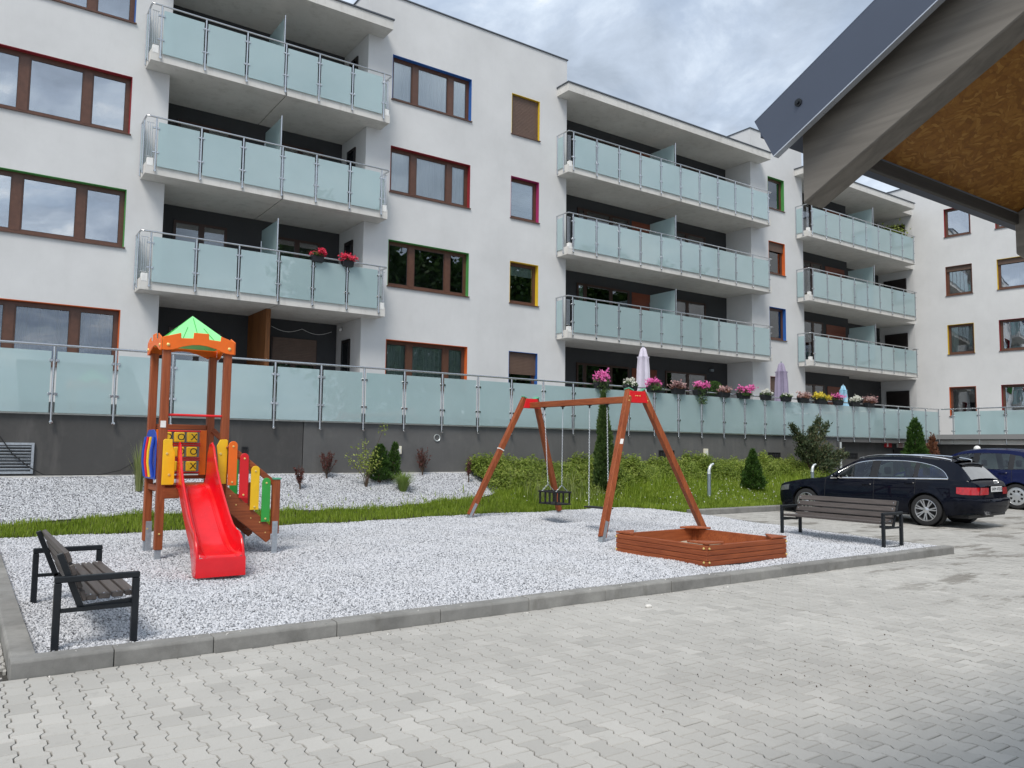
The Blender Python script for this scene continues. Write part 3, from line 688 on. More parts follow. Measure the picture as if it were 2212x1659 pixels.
    if inside == 'halfblind': mbox(MB(), mp, a+.06, b-.06, d-.42, d-.06, .215, .22).build('blind', 'curtain_green', W)
    if shut:
        m = MB(); z = d-.012
        while z > d-(d-c)*shut+.04: mbox(m, mp, a+.012, b-.012, z-.043, z-.004, .085, .10); mbox(m, mp, a+.012, b-.012, z-.004, z, .09, .098); z -= .047
        m.build('roller_shutter', 'shutter_brown', W)
    return W
ST = (11.79, 9.0, 6.22, 3.28); HD = (13.15, 10.38, 7.58, 4.66)
# --- solid wall blocks
def block(x0, x1, ztop, holes, name='wall'):
    m = MB(); holed(m, mpF, x0, x1, 1.9, ztop, holes)
    for x in (x0, x1): m.quad((x,YF,1.9), (x,30,1.9), (x,30,ztop), (x,YF,ztop))
    m.quad((x0,YF,ztop), (x1,YF,ztop), (x1,30,ztop), (x0,30,ztop)); m.build(name, 'white_plaster', bld)
    c = MB(); c.box(x0-.03, x1+.03, YF-.035, YF+.30, ztop+.002, ztop+.035); c.box(x0-.03, x0+.3, YF+.302, 30, ztop+.002, ztop+.035); c.box(x1-.3, x1+.03, YF+.302, 30, ztop+.002, ztop+.035)
    c.build('parapet_cap', 'roof_edge', bld)
HL = [(-.02, 3.07, s+.03, h+.08) for s, h in zip(ST, HD)]; HL2 = [(-5.2, -2.4, s+.03, h+.08) for s, h in zip(ST, HD)]
HM = [(10., 12.75, s, h) for s, h in zip(ST, HD)]; HS = [(14.30, 15.44, s, h) for s, h in zip(ST, HD)]; HT = [(27.47, 28.57, s, h) for s, h in zip(ST, HD)]
block(-14, 3.91, 14.92, HL+HL2); block(9.22, 16.6, 14.92, HM+HS); block(26.35, 29.85, 14.94, HT)
ml = [(.77, .95), (2.06, 2.23)]; mm = [(10.74, 10.92), (11.98, 12.16)]
for h, r, ins, gl in zip(HL, ('rev_blue','rev_red','rev_green','rev_orange'), (None,'blind',None,'curtain_blue'), ('window_glass_bright','window_glass_bright','window_glass_bright','window_glass')): window(bld, mpF, h, ml, r, ins, gl)
for h, r in zip(HL2, ('rev_red','rev_green','rev_blue','rev_orange')): window(bld, mpF, h, [(-4.3,-4.12)], r, 'curtain_white')
for h, r, ins in zip(HM, ('rev_blue','rev_red','rev_green','rev_orange'), ('curtain_white','curtain_white',None,'curtain_green')): window(bld, mpF, h, mm, r, ins)
window(bld, mpF, HS[0], [], 'rev_yellow', shut=1.); window(bld, mpF, HS[1], [], 'rev_magenta', 'daynight'); window(bld, mpF, HS[2], [], 'rev_yellow', 'halfblind'); window(bld, mpF, HS[3], [], 'rev_blue', shut=.52)
window(bld, mpF, HT[0], [], 'rev_green', 'curtain_white_part'); window(bld, mpF, HT[1], [], 'rev_orange', shut=.30); window(bld, mpF, HT[2], [], 'rev_blue', 'curtain_green'); window(bld, mpF, HT[3], [], 'rev_red', shut=.45)
# --- wing
WH = [(1.49, 2.66, z0, z1) for z0, z1 in ((12.1,13.5), (9.2,10.63), (6.33,7.77), (3.35,4.75))]; WH2 = [(3.71, 5.05, z0, z1) for _, _, z0, z1 in WH]
m = MB(); holed(m, mpW, 0, 16, 1.9, 15.0, WH+WH2); m.quad((38.97,YF+.001,1.9), (39.02,30,1.9), (39.02,30,15.), (38.97,YF+.001,15.)); m.quad(mpW(0,15.,0), mpW(16,15.,0), mpW(16,15.,8), mpW(0,15.,8)); m.build('wall', 'white_plaster', wing)
m = MB(); mbox(m, mpW, -.02, 16, 15.002, 15.035, -.035, .3); m.box(38.93, 39.3, YF+.05, 30, 15.002, 15.035); m.build('parapet_cap', 'roof_edge', wing)
for h, r, ins, sh, gl in zip(WH, ('rev_red','rev_brown','rev_yellow','rev_orange'), (None,None,'curtain_green_part',None), (0,.2,0,0), ('window_glass_bright','window_glass_bright','window_glass','window_glass')): window(wing, mpW, h, [], r, ins, gl, sh)
for h, r, ins, sh in zip(WH2, ('rev_red','rev_yellow','rev_red','rev_red'), (None,'curtain_white',None,None), (0,.2,0,0)): window(wing, mpW, h, [], r, ins, 'window_glass_bright', sh)
# --- balconies
RZ = (12.14, 9.36, 6.58)
def slab(par, x0, x1, xa, xb, yback, z0, z1, split, name, mat='concrete_edge'):
    m = MB()
    for a, b, ia, ib in ((x0, split-.013, xa+.003, split-.013), (split+.013, x1, split+.013, xb-.003)):
        m.box(a, b, YB, YF-.003, z0, z1); m.box(ia, ib, YF-.003, yback-.003, z0, z1)
    return m.build(name, mat, par)
def post_mesh(r, z0, z1, n=10):
    m = MB().tube([(0,0,z0), (0,0,z1)], r, n); m.lathe([(0,.0), (.034,.0), (.036,.012), (.03,.03), (0,.034)], (0,.0,z0+.02), (0,-1,0), 12); return m.mesh('post', 'stainless', True)
def clamp_mesh(zs):
    m = MB()
    for z in zs:
        for s in (-1, 1): m.box(s*.02 if s > 0 else -.075, .075 if s > 0 else -.02, -.022, .022, z-.022, z+.022)
    return m.mesh('clamp', 'stainless', False, .005)
POST = post_mesh(.0205, -1.325, -.02); CLAMP = clamp_mesh((-.27, -.86)); GLS = {}
def glass_mesh(wd, hh=1.08):
    k = (round(wd, 3), hh)
    if k not in GLS: GLS[k] = MB().box(-wd/2, wd/2, -.005, .005, -hh/2, hh/2).mesh('glass_panel', 'frosted_glass', False, .002)
    return GLS[k]
def rel(par, p): o = OFF[par.as_pointer()]; return (p[0]-o[0], p[1]-o[1], p[2]-o[2])
def railing(par, xs, zr, y, ends=True):
    for x in xs: inst('post', POST, par, rel(par, (x,y,zr))); inst('clamp', CLAMP, par, rel(par, (x,y,zr)))
    for a, b in zip(xs, xs[1:]): inst('glass_panel', glass_mesh(b-a-.092), par, rel(par, ((a+b)/2,y,zr-.65)))
def side_rail(par, x, y0, zr, wide):
    for yy in ((y0+.26, y0+.60) if wide else (y0+.30, y0+.58)): inst('post', POST, par, rel(par, (x,yy,zr)), (0,0,R_(90)))
    inst('glass_panel', glass_mesh(.285 if wide else .225), par, rel(par, (x,y0+(.43 if wide else .44),zr-.65)), (0,0,R_(90)))
def corner_bits(par, x, y, sgn, zr):
    m = MB()
    for k in range(3): m.tube([(x+sgn*(.03+.05*k), y+.10, zr-.95), (x+sgn*(.03+.05*k), y+.10, zr-.12)], .007, 6)
    for z in (zr-.95, zr-.12): m.tube([(x+sgn*.0, y+.10, z), (x+sgn*.17, y+.10, z)], .007, 6)
    m.build('picket_panel', 'stainless', par)
    MB().box(x+sgn*.1-.07, x+sgn*.1+.07, y+.03, y+.15, zr-1.19, zr-1.0).build('drain_box', 'white_plastic', par, bev=.006)
def balcony(x0, x1, xa, xb, yback, zr, posts, div, nm, right_closed=True):
    zb, zt = zr-1.385, zr-1.12; z_un = zb
    B = slab(bld, x0, x1, xa, xb, yback, zb, zt, div, 'balcony'); y = YB-.035
    railing(B, posts, zr, y)
    path = [(x0-.02,YF-.005,zr), (x0-.02,y+.06,zr), (x0,y+.015,zr), (x0+.05,y,zr), (x1-.05,y,zr), (x1+.0,y+.015,zr), (x1+.02,y+.06,zr), (x1+.02,YF-.005 if right_closed else y+.3,zr)]
    MB().tube(path, .0215, 10).build('handrail', 'stainless', B, smooth=True)
    side_rail(B, x0-.02, y, zr, x0 > 10); corner_bits(B, x0, y, 1, zr)
    if right_closed: side_rail(B, x1+.02, y, zr, False)
    if x0 < 10: corner_bits(B, x1, y, -1, zr)
    # frosted divider
    inst('divider_glass', glass_mesh(1.28, 2.02), B, rel(B, (div,YB+.99,zr-.10)), (0,0,R_(90)))
    MB().tube([(div,YB+.3,zt), (div,YB+.3,zr+.95)], .021, 10).build('divider_post', 'stainless', B, smooth=True); MB().tube([(div,YB+1.66,zt), (div,YB+1.66,zr+.62)], .018, 8).build('divider_post', 'stainless', B, smooth=True)
    return B
PL = [3.55, 4.58, 5.6, 6.61, 7.53, 8.49, 9.44]; PR = [16.39+1.026*k for k in range(11)]; P3 = [29.6+1.0325*k for k in range(9)]
stacks = (('left', 3.35, 9.66, 3.91, 9.22, 22.35, PL, 6.66), ('middle', 16.2, 26.85, 16.6, 26.35, 21.9, PR, 21.6), ('right', 29.35, 38.05, 29.85, 38.97, 22.6, P3, 34.9))
for nm, x0, x1, xa, xb, yb3, ps_, dv in stacks:
    for k, zr in enumerate(RZ): balcony(x0, x1, xa, xb, yb3, zr, ps_, dv, nm, nm != 'right')
    # roof over the stack
    m = MB(); m.box(x0-.03, x1+.03, YB-.02, YF-.003, 13.53, 13.80); m.box(xa+.003, xb-.003, YF-.003, 29.9, 13.53, 13.80); R1 = m.build('roof', 'concrete_edge', bld)
    m = MB(); m.box(x0-.06, x1+.06, YB-.05, YF-.003, 13.802, 13.845); m.box(xa+.004, xb-.004, YF-.003, 29.9, 13.802, 13.845); m.build('roof_edging', 'roof_edge', R1)
    # loggia back wall
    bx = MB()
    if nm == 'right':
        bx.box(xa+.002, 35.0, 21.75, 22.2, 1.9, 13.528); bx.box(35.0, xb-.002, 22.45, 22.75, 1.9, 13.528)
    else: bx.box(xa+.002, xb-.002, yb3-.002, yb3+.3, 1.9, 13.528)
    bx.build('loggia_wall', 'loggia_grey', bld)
def door(x0, x1, y, z0, z1, mulls, kind='pane', shut=0.):
    m = MB(); bw = .07
    m.box(x0, x0+bw, y-.05, y-.002, z0, z1); m.box(x1-bw, x1, y-.05, y-.002, z0, z1); m.box(x0+bw, x1-bw, y-.05, y-.002, z1-bw, z1); m.box(x0+bw, x1-bw, y-.05, y-.002, z0, z0+bw)
    e = [x0+bw]
    for c in mulls: m.box(c-.075, c+.075, y-.055, y-.002, z0+bw, z1-bw); e += [c-.075, c+.075]
    e.append(x1-bw); D = m.build('balcony_door', 'door_frame_shaded', bld)
    for a, b in zip(e[::2], e[1::2]):
        MB().box(a, b, y-.012, y-.0025, z0+bw, z1-bw).build('door_lining', 'door_dark' if kind == 'pane' else 'curtain_green', D)
        MB().box(a, b, y-.030, y-.026, z0+bw, z1-bw).build('pane', 'window_glass', D)
    if shut:
        s = MB(); z = z1-.01
        while z > z1-(z1-z0)*shut: s.box(x0+.03, x1-.03, y-.075, y-.060, z-.043, z-.004); s.box(x0+.03, x1-.03, y-.070, y-.062, z-.004, z); z -= .047
        s.build('roller_shutter', 'shutter_brown', D)
for k, zr in enumerate((12.14, 9.36, 6.58, 3.62)):
    z0, z1 = zr-1.11, zr+(1.0 if k < 3 else 1.05); g0 = k == 3
    if g0: z0 = 2.31
    door(4.5, 5.9, 22.348, z0, z1, [5.22]); door(7.25, 8.6, 22.348, z0, z1, [7.9], shut=.32 if g0 else 0)
    door(18.15, 20.72, 21.898, z0, z1, [18.52, 19.78], 'lining' if k in (2,) else 'pane'); door(22.66 if g0 else 23.2, 25.0, 21.898, z0, z1, [23.9])
    MB().box(20.88, 22.2, 21.875, 21.896, z0, z1-.02).build('wood_panel', 'panel_x', bld, bev=.003)
    door(30.2, 32.9, 21.748, z0, z1-.02, [31.0, 32.1]); MB().box(33.2, 34.75, 21.725, 21.746, z0, z1-.05).build('wood_panel', 'panel_x', bld, bev=.003)
    # side doors in the white return walls
    d1 = MB(); d1.box(9.175, 9.217, 21.30, 21.87, z0, z1); d1.build('balcony_door', 'door_dark', bld); MB().box(9.165, 9.173, 21.38, 21.79, z0+.1, z1-.1).build('pane', 'window_glass', bld)
    MB().box(38.90, 38.985, 20.97, 22.14, z0, z1).build('balcony_door', 'door_dark', bld)
for x, y, z in ((4.05,22.33,4.9), (16.85,21.88,4.85), (25.3,21.88,4.85), (38.9,22.55,4.8)):
    m = MB(); m.box(x-.09, x+.09, y-.10, y, z-.05, z+.05); m.build('wall_lamp', 'lamp_metal', bld, bev=.01)
MB().sphere((9.15,21.9,5.0), .05).build('wall_lamp', 'white_plastic', bld, smooth=True)
m = MB(); m.box(6.58, 6.70, 20.75, 22.33, 2.32, 5.19); m.build('timber_divider', 'timber_z', bld, bev=.006)
for k in range(7): MB().box(6.70, 6.712, 20.78+k*.22, 20.97+k*.22, 2.35, 5.17).build('timber_board', 'timber_z', bld)
m = MB(); pts = [(7.2+.1*i, 22.2, 4.95-.12*math.sin(math.pi*(i % 9)/9)) for i in range(19)]; m.tube(pts, .006, 5).build('light_string', 'white_plastic', bld)

# ================================================================== TERRACE
tw = thing('terrace_wall', 'dark grey rendered plinth wall carrying the terrace along the building', 'wall', (5,16.05,.9))
m = MB(); m.box(-14, 5.945, 16.05, 16.4, .2, 2.08); m.build('wall_panel', 'dark_plaster', tw)
m = MB(); m.box(5.965, 25.2, 16.056, 16.4, .2, 2.08); m.build('wall_panel', 'plinth_right', tw)
m = MB(); m.box(25.202, 31.75, 16.25, 16.5, .0, 1.92); m.build('wall_panel', 'dark_plaster', tw)
m = MB(); m.box(25.21, 31.70, 16.02, 16.4, 1.93, 2.08); m.build('edge_beam', 'plinth_right', tw)
m = MB(); m.box(-14, 31.72, 16.03, 16.5, 2.082, 2.115); m.build('terrace_edge', 'concrete_edge', tw)
m = MB(); m.box(-14, 31.6, 16.06, 22.8, 2.12, 2.30); m.box(31.6, 39.2, 2, 22.8, 2.12, 2.30); m.build('terrace_deck', 'terrace_floor', tw)
m = MB(); m.box(31.752, 32.398, 16.201, 16.6, .0, 1.92); m.build('wall_panel', 'dark_plaster', tw)
m = MB(); m.box(31.85, 32.1, 2, 16.2, 1.93, 2.08); m.build('edge_beam', 'concrete_edge', tw)
m = MB(); m.box(32.1, 32.4, 2, 16.2, .0, 1.92); m.build('wall_panel', 'dark_plaster', tw)
m = MB(); m.box(-14, 10.4, 15.99, 16.049, .85, 1.012); m.build('base_strip', 'concrete_edge', tw)
tb = thing('terrace_balustrade', 'long frosted glass balustrade with steel posts on top of the dark plinth', 'balustrade', (5,15.98,2.1))
POSTT = post_mesh(.0215, -1.375, -.02, 12)
def trail(par, pts, zr, rot):
    for p in pts: inst('post', POSTT, par, rel(par, (p[0],p[1],zr)), (0,0,rot)); inst('clamp', CLAMP, par, rel(par, (p[0],p[1],zr)), (0,0,rot))
    for p, q in zip(pts, pts[1:]):
        L = math.dist(p, q); inst('glass_panel', glass_mesh(L-.092), par, rel(par, ((p[0]+q[0])/2,(p[1]+q[1])/2,zr-.65)), (0,0,rot))
tx = [1.37+.9823*k for k in range(-6, 32)]; trail(tb, [(x,15.98) for x in tx], 3.30, 0)
MB().tube([(tx[0],15.98,3.3), (31.82,15.98,3.3), (31.88,15.90,3.3), (31.8,8.4,3.3)], .0225, 10).build('handrail', 'stainless', tb, smooth=True)
trail(tb, [(31.87-.009*k,15.45-.95*k) for k in range(8)], 3.30, R_(90.6))
# fittings on the plinth
v = thing('vent_grille', 'galvanised louvred vent grille low on the plinth at the left edge', 'vent', (.6,16.03,1.05))
m = MB()
for q in ((-.25,1.15,1.05,1.09), (-.25,1.15,1.54,1.58), (1.11,1.15,1.09,1.54), (-.25,-.21,1.09,1.54)): m.box(q[0], q[1], 16.005, 16.048, q[2], q[3])
m.build('frame', 'galvanised', v); MB().box(-.21, 1.11, 16.04, 16.047, 1.09, 1.54).build('backing', 'door_dark', v)
for k in range(8): MB().obox((.45,16.018,1.125+k*.054), (1,0,0), (0,.7,-.7), (0,.7,.7), .655, .022, .004).build('slat', 'galvanised', v)
for x0, x1, z0, z1, w in ((16.35,16.97,1.35,1.57,'between the legs of the swing frame'), (21.23,21.85,1.2,1.54,'between the small thuja and the big juniper'), (25.9,26.54,1.36,1.54,'just above the black car roof'), (4.70,4.82,1.44,1.55,'behind the play tower stairs')):
    yy = 16.05 if x0 < 5.9 else (16.056 if x0 < 25 else 16.25)
    o = thing('vent_opening', 'small black opening in the plinth '+w, 'vent', ((x0+x1)/2,yy,z0), group='black openings in the plinth')
    m = MB(); m.box(x0, x1, yy-.022, yy-.002, z0, z0+.02); m.box(x0, x1, yy-.022, yy-.002, z1-.02, z1); m.box(x0, x0+.02, yy-.022, yy-.002, z0+.02, z1-.02); m.box(x1-.02, x1, yy-.022, yy-.002, z0+.02, z1-.02); m.build('frame', 'plastic_black', o)
    MB().box(x0+.02, x1-.02, yy-.008, yy-.003, z0+.02, z1-.02).build('hole', 'tile_dark', o)
    for k in range(int((x1-x0)/.09)): MB().box(x0+.06+k*.09, x0+.072+k*.09, yy-.02, yy-.010, z0+.02, z1-.02).build('bar', 'plastic_black', o)
for x0, x1, z0, z1, w in ((8.07,8.22,1.42,1.60,'beside the two small thujas'), (18.2,18.36,1.4,1.63,'right of the swing frame')):
    o = thing('socket_box', 'cream electrical box on the plinth '+w, 'box', ((x0+x1)/2,16.04,z0), group='cream boxes on the plinth')
    MB().box(x0, x1, 15.99, 16.054, z0, z1).build('housing', 'cream_plastic', o, bev=.01); MB().box(x0+.03, x1-.03, 15.982, 15.988, z0+.03, z1-.06).build('lid', 'white_plastic', o, bev=.004)
m = MB(); m.lathe([(.062,-.01), (.078,-.022), (.084,-.01), (.084,0)], (9.15,16.055,1.80), (0,1,0), 28); o = m.build('wall_ring', 'lamp_head', smooth=True, label='round grey ring fitting on the plinth above the bare shrub', cat='ring')
m = MB(); m.tube([(-.6,16.02,2.06), (.64,15.985,1.68), (.83,15.98,1.39), (1.09,15.95,1.16), (1.31,15.9,1.03), (1.7,15.9,1.025), (2.2,15.93,1.03), (2.5,15.96,1.10), (2.74,16.03,1.24)], .011, 6); m.build('cable', 'cable', smooth=True, label='loose black cable hanging across the plinth and vent at the left', cat='cable')
o = thing('alarm_box', 'small dark red box high on the plinth above the black car', 'box', (28.49,16.23,1.77)); MB().box(28.31, 28.67, 16.15, 16.248, 1.77, 1.95).build('housing', 'sign_red', o, bev=.01); MB().box(28.34, 28.42, 16.144, 16.149, 1.79, 1.93).build('label_strip', 'paper', o)
o = thing('notice_sign', 'white notice board with red border left of the tall thuja', 'sign', (29.4,16.23,1.77)); MB().box(29.17, 29.66, 16.22, 16.248, 1.76, 1.955).build('board', 'paper', o)
for q in ((29.17,29.66,1.76,1.772), (29.17,29.66,1.943,1.955)): MB().box(q[0], q[1], 16.214, 16.219, q[2], q[3]).build('border', 'sign_red', o)
for k in range(3): MB().box(29.24, 29.24+(.34,.28,.31)[k], 16.214, 16.219, 1.90-.045*k, 1.915-.045*k).build('text_line', 'sign_red', o)
o = thing('basement_door', 'black basement door in the plinth behind the parked black car', 'door', (29.4,16.24,0)); MB().box(28.9, 29.95, 16.20, 16.248, .1, 1.70).build('leaf', 'door_dark', o); MB().tube([(29.05,16.17,.9), (29.05,16.17,1.1)], .012, 6).build('handle', 'stainless', o)
o = thing('downpipe', 'thin pale downpipe on the plinth right of the big juniper', 'pipe', (25.09,15.97,.3)); MB().tube([(25.09,15.97,.3), (25.09,15.97,1.92)], .04, 12).build('pipe', 'lamp_head', o, smooth=True)
for z in (.9, 1.7): MB().lathe([(.041,-.015), (.05,-.015), (.05,.015), (.041,.015)], (25.09,15.97,z), (0,0,1), 12).build('bracket', 'galvanised', o)
plain('sand', (.42,.36,.27), .95, 0, .2, 40)
# ================================================================== PLAY TOWER
t = thing('play_tower', 'wooden play tower with orange crown, lime pyramid roof, red slide and stairs', 'play tower', (2.56,11.2,.15))
PX, PY = (2.18, 2.945), (10.85, 11.6)
for i, x in enumerate(PX):
    for j, y in enumerate(PY):
        z0 = terr(x, y)
        m = MB(); zb = .26 if j == 0 else .30
        m.box(x-.048, x+.048, y-.048, y+.048, zb, 2.815); p = m.build('post', 'stain_z', t, bev=.008)
        f = MB(); f.box(x-.034, x+.034, y-.034, y+.034, z0-.12, zb+.06)
        if j == 1: f.box(x-.02, x+.055, y-.058, y-.05, z0-.1, .56)
        f.build('foot', 'galvanised', p)
        MB().lathe([(0,-.012), (.011,-.010), (.013,0)], (x,y-.049,.46), (0,1,0), 10).build('bolt', 'bolt_yellow', p, smooth=True)
m = MB(); m.box(2.235, 2.89, 10.93, 11.56, 1.035, 1.068); m.build('deck', 'stain_x', t, bev=.004)
for y0 in (10.86, 11.60): MB().box(2.23, 2.895, y0-.025, y0+.025, .955, 1.03).build('deck_beam', 'stain_x', t, bev=.005)
for x0 in (2.18, 2.945): MB().box(x0-.02, x0+.02, 10.90, 11.55, .985, 1.06).build('deck_beam', 'stain_y', t, bev=.005)
MB().box(2.20, 2.40, 10.80, 10.84, .90, 1.035).build('deck_beam', 'stain_x', t, bev=.005)
crown = [(0,2.79), (.06,2.79), (.13,2.80), (.24,2.845), (.36,2.875), (.45,2.882), (.54,2.875), (.66,2.845), (.77,2.80), (.84,2.79), (.9,2.79), (.9,2.955), (.72,3.02), (.715,2.955), (.568,2.965), (.563,3.04), (.375,3.04), (.37,2.965), (.222,2.955), (.217,3.025), (.0,2.955)]
xo, yo = 2.1125, 10.79
def crownpanel(f0, f1): return MB().prism(crown, f0, f1)
CR = [crownpanel(lambda u, v: (xo+u,yo,v), lambda u, v: (xo+u,yo-.016,v)), crownpanel(lambda u, v: (xo+u,11.66,v), lambda u, v: (xo+u,11.676,v)),
      crownpanel(lambda u, v: (xo-.001,yo+u*.966,v), lambda u, v: (xo-.017,yo+u*.966,v)), crownpanel(lambda u, v: (xo+.901,yo+u*.966,v), lambda u, v: (xo+.917,yo+u*.966,v))]
for c_ in CR: c_.build('crown_panel', 'hdpe_orange', t, bev=.004)
for x, y, ax in ((2.18,yo-.016,(0,-1,0)), (2.945,yo-.016,(0,-1,0)), (xo-.017,10.86,(-1,0,0)), (xo-.017,11.59,(-1,0,0)), (xo+.917,10.86,(1,0,0))):
    MB().lathe([(.022,0), (.020,.008), (.012,.014), (0,.015)], (x,y,2.86), ax, 14).build('bolt', 'bolt_yellow', t, smooth=True)
ap = Vector((2.5625,11.225,3.325)); hb = .425; zb = 2.93
cs = [Vector((ap.x+sx*hb, ap.y+sy*hb, zb)) for sx, sy in ((-1,-1), (1,-1), (1,1), (-1,1))]
for k in range(4):
    a, c_ = cs[k], cs[(k+1) % 4]; nrm = (c_-a).cross(ap-a).normalized(); m = MB()
    q = [a, c_, ap]; q2 = [p-nrm*.018 for p in q]; b0 = len(m.v); m.v += [tuple(p) for p in q+q2]; m.f += [(0,1,2), (5,4,3), (0,3,4,1), (1,4,5,2), (2,5,3,0)]
    rp = m.build('roof_panel', 'hdpe_lime', t)
    for f in (.25, .5, .75):
        lo = a+(c_-a)*f; hi = ap+(lo-ap)*(.10+abs(f-.5)*1.5); MB().bar(lo+nrm*.002, hi+nrm*.002, .007, .006, nrm).build('seam', 'hdpe_green', rp)
MB().tube([(2.22,10.85,1.965), (2.905,10.85,1.965)], .017, 10).build('guard_bar', 'hdpe_red', t, smooth=True)
MB().box(2.23, 2.895, 11.575, 11.63, 1.79, 1.86).build('back_rail', 'stain_x', t, bev=.006); MB().box(2.23, 2.895, 11.57, 11.625, 1.115, 1.165).build('back_rail', 'stain_x', t, bev=.006)
# noughts and crosses panel
for q in ((2.235,2.29,1.168,1.786), (2.80,2.892,1.168,1.786)): MB().box(q[0], q[1], 11.535, 11.552, q[2], q[3]).build('game_panel', 'hdpe_orange', t, bev=.003)
for z in (1.684, 1.487, 1.290):
    for zz_ in (z+.085, z-.085): MB().tube([(2.25,11.50,zz_+.0), (2.80,11.50,zz_)], .011, 8).build('axle', 'hdpe_red', t, smooth=True)
SYM = [['O','O','X'], ['X','O','O'], ['O','X','X']]
for r_, z in enumerate((1.684, 1.487, 1.290)):
    for c_, x in enumerate((2.345, 2.513, 2.68)):
        B = MB(); B.box(x-.066, x+.066, 11.435, 11.505, z-.067, z+.067); B = B.build('game_block', 'hdpe_yellow', t, bev=.012)
        text_part('symbol', SYM[r_][c_], .125, 'ink', B, Matrix.Translation(Vector((x+.02,11.4345,z))-Vector((2.56,11.2,.15)))@Matrix.Rotation(R_(90), 4, 'X'))
# slide
st = [(10.86,1.075,.175,.40), (10.80,1.078,.18,.52), (10.72,1.076,.185,.545), (10.64,1.066,.19,.50), (10.56,1.035,.195,.40), (10.46,.975,.20,.31), (10.30,.87,.205,.255), (10.08,.715,.21,.235), (9.85,.56,.213,.22), (9.66,.455,.217,.21), (9.52,.400,.222,.215), (9.42,.375,.23,.225), (9.34,.365,.236,.19), (9.28,.362,.238,.12), (9.245,.352,.239,.045), (9.225,.33,.24,.005)]
xc = lambda y: 2.565-.045*max(0, min(1, (10.8-y)/1.5)); P = []
for y, z, h, s in st:
    low = max(.0, min(1., (9.62-y)/.2)); zout = (z-.045)*(1-low)+.125*low; zout = min(zout, z+s-.06)
    o = h+.028; k = xc(y)
    half = [(o+.004*low,zout), (o,(zout+z+s)/2), (o,z+s-.018), (o-.006,z+s-.004), (h+.010,z+s), (h,z+s-.012), (h-.003,z+s*.55), (h-.012,z+max(.02,s*.18)), (h-.035,z+.008), (h-.07,z), (h-.075,z+.006), (h-.09,z+.006), (h-.095,z)]
    P.append([(k-a, y, b) for a, b in half]+[(k, y, z-.002)]+[(k+a, y, b) for a, b in reversed(half)])
m = MB().grid(P)
y, z, h, s = st[-1]; k = xc(y); o = h+.032; top = [(k-o+2*o*i/10, y-.002+.0, .335) for i in range(11)]
m.grid([top, [(x_, 9.213, .30) for x_, _, _ in top], [(x_, 9.205, .125) for x_, _, _ in top]])
m.build('slide', 'slide_red', t, smooth=True, weld=True)
for x0, x1, mir in ((2.175,2.325,0), (2.835,2.975,1)):
    W_ = x1-x0; pl = [(0,.0), (W_-.015,0), (W_,.02), (W_*.98,.40), (W_*.74,.50), (W_*.74,.575), (.02,.58), (0,.56)]
    if mir: pl = [(W_-a, b) for a, b in pl]; pl = [(.045,0), (W_-.005,0), (W_,.57), (W_-.02,.585), (.04,.58), (.0,.50), (.012,.40)]
    B = MB().prism(pl, lambda u, v: (x0+u,10.775,1.075+v), lambda u, v: (x0+u,10.791,1.075+v)).build('side_board', 'hdpe_yellow', t, bev=.004)
    for z, dxx in ((1.47,.05), (1.20,.085)):
        if mir and z < 1.3: continue
        MB().lathe([(.017,0), (.014,.008), (0,.009)], (x0+dxx,10.775,z), (0,-1,0), 10).build('bolt', 'bolt_yellow', B, smooth=True)
# coloured bars on the left side
fr = MB(); fr.prism([(0,0), (.68,0), (.68,.50), (.60,.60), (.52,.64), (.18,.64), (.08,.60), (0,.50)], lambda u, v: (2.134,10.94+u,1.135+v), lambda u, v: (2.122,10.94+u,1.135+v)); FR = fr.build('side_panel', 'hdpe_blue', t, bev=.004)
for k_, c_ in enumerate(('hdpe_blue','hdpe_yellow','hdpe_red','hdpe_blue')):
    y = 11.03+k_*.165; MB().tube([(2.112,y,1.16), (2.085,y+.01,1.35), (2.088,y+.012,1.50), (2.11,y,1.68)], .022, 8).build('coloured_bar', c_, FR, smooth=True)
MB().box(2.135, 2.20, 10.796, 10.801, 1.80, 1.885).build('name_plate', 'paper', t)
# stairs
for y, n in ((10.755,0), (11.545,1)):
    S_ = MB().prism([(2.96,1.06), (3.575,.50), (3.575,.33), (3.52,.285), (2.96,.745)], lambda u, v: (u,y-.018,v), lambda u, v: (u,y+.018,v)).build('stringer', 'stain_x', t, bev=.005)
    for bx_, bz_ in ((3.02,.92), (3.10,.80), (3.3,.62), (3.42,.56), (3.5,.42)): MB().lathe([(.009,0), (.007,.005), (0,.006)], (bx_,y-.018,bz_), (0,-1,0), 8).build('screw', 'bolt_yellow', S_)
    MB().bar((2.97,y,1.79 if n else 1.58), (3.62,y,1.17 if n else 1.06), .035, .075, (0,0,1)).build('handrail', 'stain_x', t, bev=.005)
for k_ in range(5): MB().box(2.98+k_*.115, 3.16+k_*.115, 10.775, 11.525, .905-k_*.125, .935-k_*.125).build('step', 'stain_y', t, bev=.004)
def upright(x0, z0, z1, y, c):
    wd = .114; r = wd/2; pl = [(0,.0), (wd,.0)]+[(r+r*math.cos(a), z1-z0-r+r*math.sin(a)) for a in [math.pi*i/8 for i in range(9)]]
    B = MB().prism(pl, lambda u, v: (x0+u,y,z0+v), lambda u, v: (x0+u,y+.016,z0+v)).build('baluster_board', c, t, bev=.003)
    for z in (z0+.04, z1-.07): MB().lathe([(.014,0), (.012,.008), (0,.011)], (x0+r,y,z), (0,-1,0), 10).build('bolt', 'bolt_yellow', B, smooth=True)
for x0, z0, z1, c in ((2.972,1.058,1.638,'hdpe_orange'), (3.125,.89,1.48,'hdpe_red'), (3.277,.728,1.312,'hdpe_yellow'), (3.43,.565,1.152,'hdpe_green')): upright(x0, z0, z1, 10.712, c)
